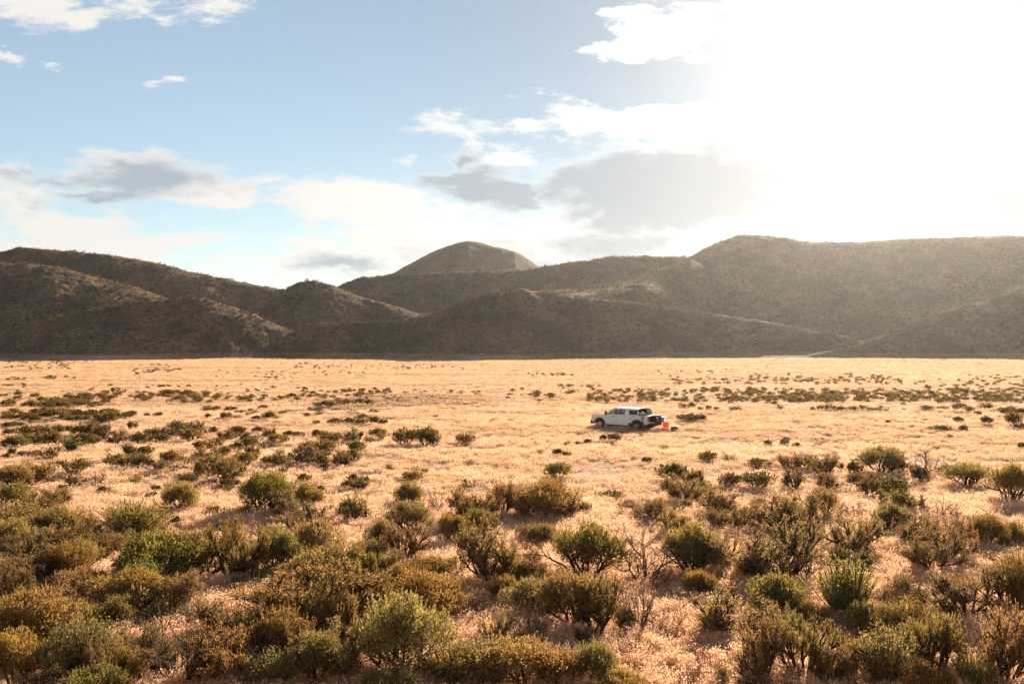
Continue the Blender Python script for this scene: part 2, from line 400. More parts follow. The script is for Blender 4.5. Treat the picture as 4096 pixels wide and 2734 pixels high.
def bush_proto(kind, seed, nleaf, Ls=1.0):
    rs = np.random.RandomState(seed)
    if kind == 'dense':
        segs, tips = grow(rs, 7, .85, 3, (4, 3), .42, .10, .030)
        C = []; D = []
        lp = lumps(rs, 26, rs.uniform(-.15, .15))
        w = np.array([l[3]**2 for l in lp]); w /= w.sum()
        pick = rs.choice(len(lp), nleaf, p=w)
        L = np.array(lp)[pick]
        v = rs.normal(size=(nleaf, 3)); v /= np.linalg.norm(v, axis=1)[:, None]
        rad = L[:, 3:4]*rs.uniform(.35, 1.0, (nleaf, 1))**.5
        C = L[:, :3]+v*rad*np.array([[1, 1, 1.15]]); D = v*.6+np.array([[0, 0, .9]])+rs.normal(size=v.shape)*.35
        # upright shoots on the upper surface
        ns = 90
        sh = rs.choice(len(lp), ns); S = np.array(lp)[sh]
        pv = rs.normal(size=(ns, 3)); pv[:, 2] = np.abs(pv[:, 2])+.3; pv /= np.linalg.norm(pv, axis=1)[:, None]
        st = S[:, :3]+pv*S[:, 3:4]*.95
        kk = 9
        dd = pv*.45+np.array([[0, 0, 1.0]]); dd /= np.linalg.norm(dd, axis=1)[:, None]
        tt = np.linspace(0, .13, kk)
        CC = (st[:, None, :]+dd[:, None, :]*tt[None, :, None]).reshape(-1, 3)+rs.normal(size=(ns*kk, 3))*.006
        C = np.concatenate([C, CC]); D = np.concatenate([D, np.repeat(dd, kk, 0)+rs.normal(size=(ns*kk, 3))*.3])
        L_, W_ = .050*Ls, .017*Ls
    elif kind == 'woody':
        segs, tips = grow(rs, 6, 1.0, 4, (4, 4, 3), .40, .13, .036, upb=.22, lratio=.66)
        T = np.array([t[0] for t in tips if t[2] >= 3]); TD = np.array([t[1] for t in tips if t[2] >= 3])
        keep = rs.choice(len(T), nleaf); C = T[keep]+rs.normal(size=(nleaf, 3))*.032; D = TD[keep]*.8+np.array([[0, 0, .5]])+rs.normal(size=(nleaf, 3))*.4
        L_, W_ = .042*Ls, .014*Ls
    elif kind == 'bare':
        segs, tips = grow(rs, 7, 1.1, 5, (3, 3, 3, 2), .36, .16, .024, upb=.20, lratio=.70)
        T = np.array([t[0] for t in tips if t[2] >= 4]); TD = np.array([t[1] for t in tips if t[2] >= 4]); nl = nleaf//7
        keep = rs.choice(len(T), nl); C = T[keep]+rs.normal(size=(nl, 3))*.02; D = TD[keep]+rs.normal(size=(nl, 3))*.3
        L_, W_ = .035*Ls, .010*Ls
    else:                                  # broom: many upright leafy shoots
        segs = []; C = []; D = []
        ns = 330
        for j in range(ns):
            th = rs.uniform(0, 2*math.pi); s = rs.uniform(0, 1)**.6*.75
            d = np.array([math.cos(th)*s, math.sin(th)*s, 1.0]); d /= np.linalg.norm(d)
            h = rs.uniform(.5, 1.0)*(1.05-.25*s); p = np.array([math.cos(th)*.08*s, math.sin(th)*.08*s, 0])
            pts = [p]
            for i in range(3):
                d = d + np.array([0, 0, .10])+rs.normal(size=3)*.13; d /= np.linalg.norm(d)
                q = pts[-1]+d*h/3; segs.append((pts[-1], q, .0045, .0035)); pts.append(q)
            m = nleaf//ns
            f = rs.uniform(.30, 1.03, m)**.8
            for ff in f:
                i = min(2, int(ff*3)); e = ff*3-i
                C.append(pts[i]+(pts[i+1]-pts[i])*e+rs.normal(size=3)*.024); D.append(d+rs.normal(size=3)*.6)
        C = np.array(C); D = np.array(D); L_, W_ = .038*Ls, .014*Ls
    C = C[C[:, 2] > 0.02] if False else C
    lv, lf = leaves(C, D, L_*rs.uniform(.7, 1.3, len(C)), W_*rs.uniform(.7, 1.3, len(C)), rs)
    sv, sf = tubes(segs, 4 if kind in ('woody', 'dense') else 3)
    # normalise to height 1, width 1.2 (98th percentile)
    allv = np.concatenate([lv, sv]); zt = np.percentile(allv[:, 2], 99.0); wx = (np.percentile(allv[:, 0], 98.5)-np.percentile(allv[:, 0], 1.5))
    sc = np.array([1.2/wx, 1.2/wx, 1.0/zt])
    return lv*sc, lf, sv*sc, sf
PROTO = {}; LOW = {}
for kind, n, nl in (('dense', 7, 8500), ('woody', 7, 6800), ('bare', 4, 3200), ('broom', 4, 7600)):
    PROTO[kind] = []
    for i in range(n):
        lv, lf, sv, sf = bush_proto(kind, 100+i*7+len(kind), nl)
        fm = mesh_obj('foliage', lv, lf, M_LEAF, link=False).data
        sm = mesh_obj('branches', sv, sf, M_TWIG if kind in ('bare', 'broom') else M_BARK, smooth=True, link=False).data
        PROTO[kind].append((fm, sm))
for kind, nl in (('dense', 900), ('woody', 900), ('bare', 1400), ('broom', 900)):
    LOW[kind] = []
    for i in range(4):
        lv, lf, sv, sf = bush_proto(kind, 500+i, nl, 2.4 if kind != 'bare' else 1.5)
        LOW[kind].append((lv, lf, sv, sf))
LOWM = {k: [] for k in LOW}
for k in LOW:
    for (lv, lf, sv, sf) in LOW[k]:
        me = mesh_obj('sagebrush', np.concatenate([lv, sv]), np.concatenate([lf, sf+len(lv)]), [M_LEAF, M_BARK], link=False).data
        mi = np.zeros(len(lf)+len(sf), dtype=np.int32); mi[len(lf):] = 1
        me.polygons.foreach_set('material_index', mi); LOWM[k].append(me)

# shrubs seen in the photograph: (column, row of the foot, width, height, kind) in six enlarged windows of it
Wn = {2: (0, 1360), 3: (1400, 1360), 4: (2696, 1360), 5: (0, 2000), 6: (1400, 2000), 7: (2696, 2000)}
LIST = {
4: "218,822,95,55,S 385,828,110,55,T 572,868,110,50,S 790,882,200,90,W 890,885,110,80,W 1020,915,160,110,W 1125,885,30,40,S 1212,918,85,75,S 1400,905,200,145,S 1490,905,120,80,S 1690,900,260,130,T 1665,970,100,90,S 1975,985,250,115,S 2270,1115,220,220,S 140,985,100,90,W 370,995,125,75,S 555,1010,170,95,S 810,1000,150,110,W 1010,1015,110,85,W 1130,1000,70,30,Y 1230,980,100,55,S 1310,1070,120,110,S 1380,990,130,60,W 1490,1055,150,100,B 180,1050,100,80,Y 20,950,110,90,S 60,1110,200,150,W "
   "100,550,130,40,S 180,550,65,35,S 120,460,50,30,S 180,478,35,20,S 235,475,35,25,S 290,478,40,20,S 410,480,80,22,S 65,470,50,35,W 680,445,40,25,S 710,472,40,25,W 60,505,30,12,B 930,480,30,22,S 980,480,40,30,S 1015,483,40,35,S 1070,480,60,35,W 1130,487,70,30,S 1200,485,60,30,S 1270,480,50,30,S 1335,488,70,25,S 1400,488,50,35,W 1540,440,30,12,S 1540,480,30,18,Y 1710,482,90,30,S 1805,475,70,22,S 1795,497,30,12,S 1905,490,60,50,S 1940,465,40,28,S 1995,497,60,38,S 2040,508,40,22,S 2090,478,80,40,S 2230,500,120,35,S 2260,470,40,18,S 2330,505,60,35,S 1915,560,60,32,S 1955,580,25,12,S 2110,575,75,45,S 2180,545,70,25,T 2290,585,90,75,S 1780,615,90,30,S 1840,615,60,30,W 1945,628,50,40,S 970,715,55,22,Y 1000,678,25,12,S 820,560,40,15,W 1590,580,40,12,T 1670,612,30,10,Y 2340,610,30,40,S 2300,600,30,20,S 2140,650,25,10,Y",
7: "300,150,240,170,W 370,250,300,150,W 640,230,260,190,W 560,30,60,40,Y 860,250,260,220,W 1000,150,150,180,S 1190,140,170,100,T 1230,370,360,200,W 1480,230,180,150,S 1470,80,150,110,S 1620,110,150,110,W 1780,170,230,170,T 1400,240,100,120,W 1650,330,240,180,W 1740,520,280,260,W 1890,400,230,230,W 2100,350,200,190,S 2080,180,280,80,T 2290,340,140,140,S 2230,380,90,80,S 140,520,300,230,S 310,470,200,200,W 430,310,90,50,Y 700,590,420,360,W 850,580,300,270,T 520,560,200,130,S 1120,450,100,100,B 1270,490,110,95,S 1150,820,280,320,B 1525,640,120,90,B 2100,450,90,40,Y 190,680,170,130,S 320,720,170,90,Y 680,830,340,240,S 350,960,300,260,W 920,900,200,160,S 1440,760,150,160,T 1650,740,90,110,B 1930,800,330,260,W 2250,770,250,290,S 2330,830,150,380,B 1340,950,250,190,S 1590,960,220,220,B 1770,1190,300,340,W 1600,1100,180,190,B 870,1240,420,330,W 600,1240,240,330,W 760,980,220,180,W 1420,1260,260,290,B 1250,1220,200,200,S 2000,1190,300,330,T 2240,1270,300,420,W 2040,1300,220,180,B 1060,1260,220,200,W 1700,1320,260,160,S 480,1330,240,170,W",
6: "30,170,120,170,W 110,150,60,60,S 135,55,45,35,Y 400,70,150,140,S 580,100,130,120,T 390,240,230,170,S 830,150,230,170,W 750,150,130,80,W 690,310,150,160,S 880,260,180,150,S 1030,110,220,180,W 1200,120,200,160,S 1330,150,330,220,S 1440,140,160,130,W 1575,125,80,80,S 1260,325,190,120,S 1900,150,200,130,T 2060,165,200,140,W 2190,280,160,170,W 1740,12,120,50,S 2240,100,80,70,S 100,290,130,110,T 210,360,170,180,S 130,470,190,160,W 370,440,260,210,W 60,560,160,190,S 270,560,200,160,W 350,600,200,120,S 500,560,250,120,S 640,560,170,140,W 930,580,300,330,W 1090,560,230,200,W 1240,560,200,110,W 1240,450,80,60,S 1590,560,340,310,S 1990,570,400,360,T 2290,510,260,280,S 2140,360,120,90,T 60,870,210,330,W 490,840,440,280,S 800,820,190,230,T 220,640,120,110,W 330,1180,480,430,S 1220,1000,260,230,T 1210,790,280,190,S 1030,700,170,140,S 1000,1010,190,190,W 1490,870,330,290,S 1660,900,250,290,W 1950,910,220,330,T 2120,910,220,150,T 1850,880,110,120,B 2330,680,120,150,S 900,1260,360,230,B 700,1270,300,210,B 560,1270,200,180,W 1130,1280,420,250,S 1400,1260,260,180,S 1640,1260,220,220,S 1560,1000,120,110,W 1800,1330,240,120,S 250,1360,260,160,S",
5: "100,60,200,130,S 300,90,230,120,W 100,270,240,190,B 350,330,240,200,S 200,220,220,170,W 560,250,180,120,W 510,20,50,30,Y 960,55,50,40,Y 1205,100,180,170,S 900,250,320,180,B 1440,135,140,60,S 1185,185,70,50,S 1300,165,60,30,Y 1505,220,90,50,Y 1730,240,160,120,T 1780,110,220,230,S 1890,130,180,170,W 2060,60,170,130,S 1880,200,110,50,Y 1620,120,120,60,W 2090,190,140,110,W 2310,140,80,90,S 820,370,160,120,W 600,420,300,180,W 700,340,170,100,B 150,480,300,200,W 260,560,280,190,W 520,480,200,160,S 1080,560,420,260,S 1230,540,200,250,W 1560,560,330,340,W 1580,300,110,130,T 1880,510,220,240,S 1700,590,200,110,W 2130,430,280,230,S 2180,600,380,210,S 100,780,220,280,W 330,680,250,120,T 520,680,260,150,S 500,800,200,150,T 870,780,420,230,S 940,700,140,230,B 1220,790,200,230,W 200,1060,420,340,S 340,1260,300,220,S 90,1260,260,280,S 560,1200,300,310,B 780,1100,200,160,W 1200,1260,380,420,T 1050,860,150,100,B 1280,860,140,170,T 2030,880,560,370,W 2230,970,300,270,S 1420,940,240,200,W 1500,1250,330,340,W 1850,1130,300,290,S 2110,1260,330,290,S 1830,1280,260,190,B 1390,1260,180,170,S 880,1260,220,190,S 640,1380,300,180,S 200,1390,320,160,W 60,400,230,210,S 450,300,230,190,W 320,430,260,200,W 430,560,260,200,S 60,620,240,190,W 380,800,240,200,W 120,900,260,200,S 330,1000,260,210,W 460,940,240,190,S 680,1260,260,230,W 1000,1130,240,230,W 740,900,220,190,W 960,520,260,210,W 1380,520,240,220,W 1700,740,260,180,T 1640,1010,260,230,W 1980,1150,280,250,W 2280,1180,260,260,W 1750,430,200,140,W 2000,330,230,170,W",
2: "90,500,60,30,S 60,540,120,30,S 160,530,80,35,S 230,555,60,35,S 290,535,90,35,S 400,535,120,60,S 310,510,50,30,S 480,515,70,35,S 545,555,70,35,S 610,515,90,35,S 690,555,120,55,S 720,515,100,40,S 775,550,35,25,S 865,520,80,30,S 990,520,40,20,S 1060,520,50,25,S 50,600,80,35,S 95,590,60,30,S 140,590,35,25,S 60,650,70,40,S 125,610,25,15,Y 215,655,150,60,S 355,645,110,55,S 470,630,60,40,S 540,655,90,65,S 625,660,110,80,S 685,680,80,90,W 890,615,55,50,S 770,695,80,60,W 830,690,50,60,W 935,710,90,70,S 1020,655,100,45,S 1100,655,120,60,W 1190,625,90,60,S 1230,640,130,70,W 1070,695,110,50,S 1280,690,110,70,S 1300,630,80,60,W 60,735,90,60,S 130,730,90,60,S 210,710,110,50,S 300,700,100,60,S 370,700,100,60,S 480,755,90,90,B 570,705,110,60,S 620,710,80,50,S 80,790,50,45,S 40,800,45,25,S 165,790,70,30,S 235,785,60,30,S 335,805,95,65,W 360,855,80,30,Y 490,910,120,80,S 600,870,90,50,T 500,990,90,60,W 655,985,110,75,T 110,985,230,110,S 220,960,180,90,W 60,920,100,50,S 310,910,80,40,B 870,785,70,60,S 960,785,120,50,S 760,830,90,45,S 835,855,100,45,S 940,855,100,80,B 1000,865,60,40,S 1065,890,80,60,W 1130,850,90,80,S 1195,830,60,60,B 1265,840,90,60,T 1255,970,90,55,B 1165,900,110,55,T 1330,930,60,80,S 1370,745,100,50,S 1360,650,60,50,W 1430,645,60,45,S 1465,725,60,50,W 1500,680,90,60,W 1590,650,90,55,S 1480,795,80,60,S 1370,830,110,70,W 1585,745,80,40,S 1610,755,60,30,B 1665,735,90,60,S 1660,680,90,45,W 1725,630,60,35,S 1810,660,100,60,W 1860,700,120,50,S 1700,790,80,50,S 1640,835,120,60,S 1710,820,60,50,W 1790,735,90,60,T 1875,785,60,45,B 1780,840,70,40,S 1880,850,140,55,S 1450,900,160,110,W 1530,955,150,105,S 1430,985,150,60,T 1850,950,60,50,Y 1790,990,150,50,B 1950,660,80,35,S 2000,660,70,30,S 2130,670,80,50,S 2220,700,130,60,S 2090,735,50,50,B 2040,740,60,35,S 2200,765,130,65,S 2190,785,60,30,B 2060,820,140,90,W 2150,840,110,60,W 2300,855,130,90,W 2320,690,70,50,B 2140,875,110,30,Y 2040,965,80,45,S 2150,965,30,20,Y 1960,860,60,30,Y 1770,470,60,25,S 2190,455,130,35,S 2310,450,80,40,S 1395,530,40,25,S 1520,535,70,35,S 1610,500,70,20,S 1720,500,60,15,S 1800,525,40,15,S 2250,570,110,30,S 2120,570,40,20,S 2330,565,40,30,S 885,1075,70,35,Y 1015,1095,80,50,S 1405,430,35,22,S 1445,410,35,15,S",
3: "50,395,60,30,S 40,445,90,40,S 130,445,70,35,S 185,370,40,25,S 30,570,60,30,S 70,575,60,30,S 150,575,80,45,S 225,575,60,30,S 575,525,40,20,B 950,555,40,20,W 765,578,40,20,T 40,690,100,70,W 130,690,70,40,B 175,655,90,45,S 210,680,50,50,B 45,760,90,60,S 370,715,130,90,S 500,715,130,100,S 560,712,90,65,S 770,700,110,50,S 20,830,80,70,S 60,1010,100,60,B 20,960,70,40,S 435,890,70,25,Y 415,950,110,45,S 585,885,45,15,Y 790,1000,90,40,W 1385,935,130,80,S 2160,950,160,85,S 2310,985,100,80,W 1700,687,48,36,S 1770,692,84,46,S 1951,613,58,36,G 2240,500,25,12,B 2290,465,50,30,S 2240,470,40,30,T 1955,778,20,12,T 1075,375,40,12,S 1255,380,50,25,S 1215,378,45,15,S 1335,390,60,25,S 1270,415,40,15,B 1160,335,25,12,S 1410,320,30,18,S 1430,330,20,12,S 380,410,40,15,T 515,440,30,15,T 655,485,40,15,T 790,450,40,15,T 695,410,40,15,T",
}
KIND = {'S': 'dense', 'W': 'woody', 'T': 'bare', 'B': 'broom', 'Y': 'broom', 'G': 'broom'}
COLS = {'S': (0.205, 0.158, 0.060), 'W': (0.190, 0.138, 0.065), 'T': (0.15, 0.10, 0.05), 'B': (0.245, 0.215, 0.07), 'Y': (0.26, 0.22, 0.035), 'G': (0.30, 0.20, 0.05)}
LOOK = {'S': 'dense olive sagebrush', 'W': 'open woody sagebrush', 'T': 'leafless twiggy shrub', 'B': 'bright green upright rabbitbrush', 'Y': 'low yellow green shrub', 'G': 'golden low shrub'}
K = 1400/2349.0
shr = []
for wi, txt in LIST.items():
    ox, oy = Wn[wi]
    for e in txt.split():
        x, y, w, h, t = e.split(','); shr.append([ox+float(x)*K, oy+float(y)*K, float(w)*K, float(h)*K, t])
shr.sort(key=lambda s: -(s[2]*s[3]))
rs = np.random.RandomState(11)
extra = []                                           # the rest: small shrubs in far bands, gathered as one stuff object
def band(x0, x1, y0, y1, n, wpx=(12, 26), clump=0.0):
    n = int(n*(.72 if x1 < 1500 else 1))
    cs = [(rs.uniform(x0, x1), rs.uniform(y0, y1)) for _ in range(max(1, n//7))]
    for _ in range(n):
        if rs.rand() < clump:
            cx, cy = cs[rs.randint(len(cs))]; x = cx+rs.normal()*45; y = cy+rs.normal()*4
        else: x = rs.uniform(x0, x1); y = rs.uniform(y0, y1)
        if not (x0-60 < x < x1+60) or (2320 < x < 2760 and 1640 < y < 1770): continue
        sz = (y-HZ)/250.0
        w = rs.uniform(*wpx)*max(.45, sz); extra.append([x, max(y, 1436), w, w*rs.uniform(.4, .62), 'SSSWSBY'[rs.randint(7)]])
band(2680, 3620, 1510, 1542, 110, (11, 22)); band(3000, 3560, 1500, 1530, 45, (14, 24))
band(2350, 4160, 1560, 1612, 430, (12, 24)); band(2900, 4160, 1575, 1612, 190, (14, 26)); band(3850, 4160, 1500, 1550, 45, (12, 24)); band(3560, 4160, 1520, 1570, 40, (10, 18))
band(0, 260, 1447, 1480, 90, (10, 22), .7); band(260, 400, 1440, 1462, 25, (10, 22), .7); band(560, 740, 1480, 1493, 30, (14, 24), .5)
band(560, 680, 1460, 1466, 10, (12, 20)); band(20, 100, 1512, 1522, 14, (12, 20)); band(180, 300, 1508, 1520, 20, (12, 20)); band(860, 1400, 1470, 1515, 55, (9, 20), .6)
band(1180, 1340, 1455, 1475, 40, (12, 20), .5); band(1340, 1960, 1462, 1478, 90, (8, 16), .3)
band(0, 420, 1585, 1632, 120, (18, 34), .5); band(400, 830, 1570, 1612, 90, (18, 34), .5); band(790, 1400, 1590, 1606, 45, (16, 28), .6)
band(0, 560, 1655, 1690, 60, (18, 34), .4); band(820, 1500, 1640, 1680, 40, (12, 26), .5); band(1180, 1560, 1560, 1600, 40, (14, 26), .5)
band(1400, 1950, 1565, 1600, 40, (8, 18), .3); band(2100, 2290, 1497, 1505, 16, (12, 20)); band(2270, 2400, 1545, 1552, 8, (12, 22)); band(2000, 2400, 1570, 1600, 14, (12, 26))
band(2600, 3000, 1478, 1495, 20, (10, 18), .4); band(3600, 4160, 1440, 1460, 40, (8, 16), .3); band(1950, 3600, 1440, 1470, 60, (6, 12)); band(2200, 4100, 1640, 1760, 14, (10, 20))
band(0, 1400, 1540, 1580, 60, (10, 20), .4); band(1500, 4096, 1760, 1900, 26, (12, 20)); band(0, 1500, 1860, 1990, 26, (12, 20))
N_IND = 299
ind = shr[:N_IND]; rest = shr[N_IND:]+extra
LARGE = 170                                          # these get separate branches and foliage
def jit(c, r, a=.22):
    k = 1+r.uniform(-a, a); e = r.uniform(-.09, .09)
    return (c[0]*k*(1+e), c[1]*k*(1-e), c[2]*k*(1+r.uniform(-a, a)), 1)
# wording that places each shrub
def size_word(w, h, Yd):
    wm = w/F*Yd
    if h > .95*w: return 'tall'
    if wm > 2.4: return 'very wide'
    if wm > 1.6: return 'wide'
    if wm > 0.9: return 'mid sized'
    return 'small'
seen = {}
for k, (px, py, w, h, t) in enumerate(ind):
    x, y, z = at(px, py)
    r = random.Random(1000+k)
    W, H = w/F*y, h/F*y
    kind = KIND[t]
    root_name = {'S': 'sagebrush', 'W': 'sagebrush', 'T': 'bare_shrub', 'B': 'rabbitbrush', 'Y': 'rabbitbrush', 'G': 'rabbitbrush'}[t]
    c = jit(COLS[t], r)
    if k < LARGE:
        root = empty(root_name, (x, y, z-.02), r.uniform(0, 6.28)); fm, sm = PROTO[kind][r.randrange(len(PROTO[kind]))]
        f = bpy.data.objects.new('foliage', fm); s = bpy.data.objects.new('branches', sm)
        for o in (f, s): COL.objects.link(o); o.parent = root; o.color = c
    else:
        me = LOWM[kind][r.randrange(4)]
        root = bpy.data.objects.new(root_name, me); COL.objects.link(root); root.location = (x, y, z-.02); root.rotation_euler = (0, 0, r.uniform(0, 6.28)); root.color = (c[0]*.8, c[1]*.8, c[2]*.8, 1)
    root.scale = (W/1.15*1.18, W/1.15*1.18, H*1.18+.16)
    # what it stands next to
    near = None; bd = 1e9
    for (qx, qy, qw, qh, qt) in ind:
        if qt in 'TBYG' and qt != t:
            dd = math.hypot(qx-px, (qy-py)*1.6)
            if 1 < dd < bd and dd < (qw+w)*.9: bd = dd; near = (qx, qy, qt)
    rel = ''
    if near:
        short = {'T': 'a bare shrub', 'B': 'a bright green shrub', 'Y': 'a yellow green shrub', 'G': 'a golden shrub'}[near[2]]
        rel = (' right of ' if near[0] < px else ' left of ')+short
    X = 100*px/4096; Yp = 100*(py-h/2)/2734
    base = f"{size_word(w, h, y)} {LOOK[t]}{rel}"
    lab = f"{base}, {X:.0f}% across, {min(Yp, 99):.0f}% down"
    if lab in seen: lab = f"{base}, {X:.1f}% across, {min(Yp, 99.4):.1f}% down"
    seen[lab] = 1
    tag(root, lab, 'shrub', 'shrubs scattered over the dry grassland')
# far and small ones in one mesh
VA = []; FA = []; MI = []; off = 0
for (px, py, w, h, t) in rest:
    x, y, z = at(px, py); W, H = w/F*y, h/F*y; kind = KIND[t]
    lv, lf, sv, sf = LOW[kind][rs.randint(4)]
    if y > 110 and len(lf) > 500:
        keep = rs.choice(len(lf), 330, replace=False); lf2 = lf[keep]; lv2, lf2 = used(lv, lf2)
        cn = lv2.reshape(-1, 4, 3).mean(1, keepdims=True) if len(lv2) == 4*len(lf2) else None
        if cn is not None: lv2 = ((lv2.reshape(-1, 4, 3)-cn)*1.7+cn).reshape(-1, 3)
    else: lv2, lf2 = lv, lf
    th = rs.uniform(0, 6.28); R = np.array([[math.cos(th), math.sin(th), 0], [-math.sin(th), math.cos(th), 0], [0, 0, 1]])
    vv = (lv2@R)*np.array([W/1.1, W/1.1, H*1.25+.12])+np.array([x, y, z-.01])
    VA.append(vv); FA.append(lf2+off); off += len(vv)
st = mesh_obj('distant_sagebrush', np.concatenate(VA), np.concatenate(FA), M_LEAF)
st.color = (0.115, 0.09, 0.036, 1)
tag(st, 'small olive sagebrush dotted in bands across the far grassland', 'scrub', kind='stuff')

# ------------------------------------------------------------------ grass (uncountable: one object, instanced tufts)
def mat_grass(name, k=1.0, trans=.5, pale=0.0):
    m_, g = new_mat(name)
    out = g.n('ShaderNodeOutputMaterial'); geo = g.n('ShaderNodeNewGeometry'); oi = g.n('ShaderNodeObjectInfo')
    c = field_colour(g, geo.outputs['Position'])
    if pale: c = g.mix(pale, c, (0.84, 0.59, 0.40))
    v = g.m('MULTIPLY', g.ramp(oi.outputs['Random'], 0, 1, .72, 1.25, smooth=False), g.ramp(geo.outputs['Random Per Island'], 0, 1, .7*k, 1.25*k, smooth=False))
    c = g.mix(1.0, c, g.comb(v, v, v), 'MULTIPLY')
    d = g.n('ShaderNodeBsdfDiffuse'); t = g.n('ShaderNodeBsdfTranslucent'); mx = g.n('ShaderNodeMixShader')
    g.put(d.inputs[0], c); g.put(t.inputs[0], c); mx.inputs[0].default_value = trans
    m_.node_tree.links.new(d.outputs[0], mx.inputs[1]); m_.node_tree.links.new(t.outputs[0], mx.inputs[2]); m_.node_tree.links.new(mx.outputs[0], out.inputs[0])
    return m_
M_STALK = mat_grass('dry_stalk', .85); M_SEED = mat_grass('seed_head', 1.08, .5, .5)
tuftcol = bpy.data.collections.new('grass_tufts')
def tuft(seed, nb, h, rad, bw, seeds, sw):
    rr = np.random.RandomState(seed)
    th = rr.uniform(0, 6.28, nb); r = rad*np.sqrt(rr.rand(nb)); p = np.stack([r*np.cos(th), r*np.sin(th), np.full(nb, -.02)], 1)
    d = np.stack([rr.normal(size=nb)*.28, rr.normal(size=nb)*.28, np.ones(nb)], 1); d /= np.linalg.norm(d, axis=1)[:, None]
    H = h*rr.uniform(.55, 1.15, nb)
    q = p+d*H[:, None]
    lv, lf = leaves((p+q)/2, q-p, H, bw, rr)
    VV = [lv]; FF = [lf]; mi = [0]*len(lf)
    if seeds:
        n = nb*seeds; ii = np.repeat(np.arange(nb), seeds)
        t_ = rr.uniform(.72, 1.08, n)[:, None]
        C = p[ii]+(q-p)[ii]*t_+rr.normal(size=(n, 3))*.016
        sv, sf = leaves(C, d[ii]+rr.normal(size=(n, 3))*.6, sw*rr.uniform(.7, 1.4, n), sw*.55, rr)
        VV.append(sv); FF.append(sf+len(lv)); mi += [1]*len(sf)
    o = mesh_obj('grass_tuft', np.concatenate(VV), np.concatenate(FF), [M_STALK, M_SEED], link=False)
    o.data.polygons.foreach_set('material_index', mi); tuftcol.objects.link(o)
for s in range(3): tuft(s+1, 34, .42, .20, .010, 4, .042)          # near, seeded
for s in range(2): tuft(s+10, 26, .30, .30, .022, 2, .055)         # middle
tuft(30, 30, .26, .65, .055, 1, .10)                               # far
P = []; SCL = []; ROT = []; IDX = []
def scatter(y0, y1, dens, idx, s0, s1):
    n = int(dens*(y1*y1-y0*y0)*.56)
    y = np.sqrt(rs.uniform(y0*y0, y1*y1, n)); x = rs.uniform(-.56, .56, n)*y
    cl = fbm(x/3.1+9, y/3.1, 3)
    keep = cl > -.30+0.12*rs.normal(size=n)
    x, y, cl = x[keep], y[keep], cl[keep]
    z = ground_h(x, y); P.append(np.stack([x, y, z], 1)); m = len(x)
    SCL.append(rs.uniform(s0, s1, m)*(1+.5*np.clip(cl, -.5, .6))); ROT.append(rs.uniform(0, 6.28, m)); IDX.append(rs.choice(idx, m))
scatter(13, 52, 15, [0, 1, 2], .75, 1.25); scatter(46, 118, 4.5, [3, 4], .75, 1.3); scatter(105, 372, .75, [5], .6, 1.2)
P = np.concatenate(P); SCL = np.concatenate(SCL); ROT = np.concatenate(ROT); IDX = np.concatenate(IDX)
gm = bpy.data.meshes.new('dry_grass'); gm.vertices.add(len(P)); gm.vertices.foreach_set('co', P.astype(np.float32).ravel())
a_ = gm.attributes.new('scl', 'FLOAT', 'POINT'); a_.data.foreach_set('value', SCL.astype(np.float32))
a_ = gm.attributes.new('rot', 'FLOAT_VECTOR', 'POINT'); a_.data.foreach_set('vector', np.stack([0*ROT, 0*ROT, ROT], 1).astype(np.float32).ravel())
a_ = gm.attributes.new('idx', 'INT', 'POINT'); a_.data.foreach_set('value', IDX.astype(np.int32))
grass = bpy.data.objects.new('dry_grass', gm); COL.objects.link(grass)
tag(grass, 'pale straw dry grass with fluffy seed heads covering the plain', 'grass', kind='stuff')
ng = bpy.data.node_groups.new('grass_scatter', 'GeometryNodeTree')
ng.interface.new_socket('Geometry', in_out='INPUT', socket_type='NodeSocketGeometry'); ng.interface.new_socket('Geometry', in_out='OUTPUT', socket_type='NodeSocketGeometry')
gi = ng.nodes.new('NodeGroupInput'); go = ng.nodes.new('NodeGroupOutput'); ip = ng.nodes.new('GeometryNodeInstanceOnPoints'); ci = ng.nodes.new('GeometryNodeCollectionInfo')
ci.inputs['Collection'].default_value = tuftcol; ci.inputs['Separate Children'].default_value = True; ci.inputs['Reset Children'].default_value = True
def named(nm, ty):
    n_ = ng.nodes.new('GeometryNodeInputNamedAttribute'); n_.data_type = ty; n_.inputs['Name'].default_value = nm; return n_.outputs[0]
er = ng.nodes.new('FunctionNodeEulerToRotation'); ng.links.new(named('rot', 'FLOAT_VECTOR'), er.inputs[0])
ng.links.new(gi.outputs[0], ip.inputs['Points']); ng.links.new(ci.outputs[0], ip.inputs['Instance']); ip.inputs['Pick Instance'].default_value = True
ng.links.new(named('idx', 'INT'), ip.inputs['Instance Index']); ng.links.new(er.outputs[0], ip.inputs['Rotation']); ng.links.new(named('scl', 'FLOAT'), ip.inputs['Scale'])
ng.links.new(ip.outputs[0], go.inputs[0])
md = grass.modifiers.new('scatter', 'NODES'); md.node_group = ng

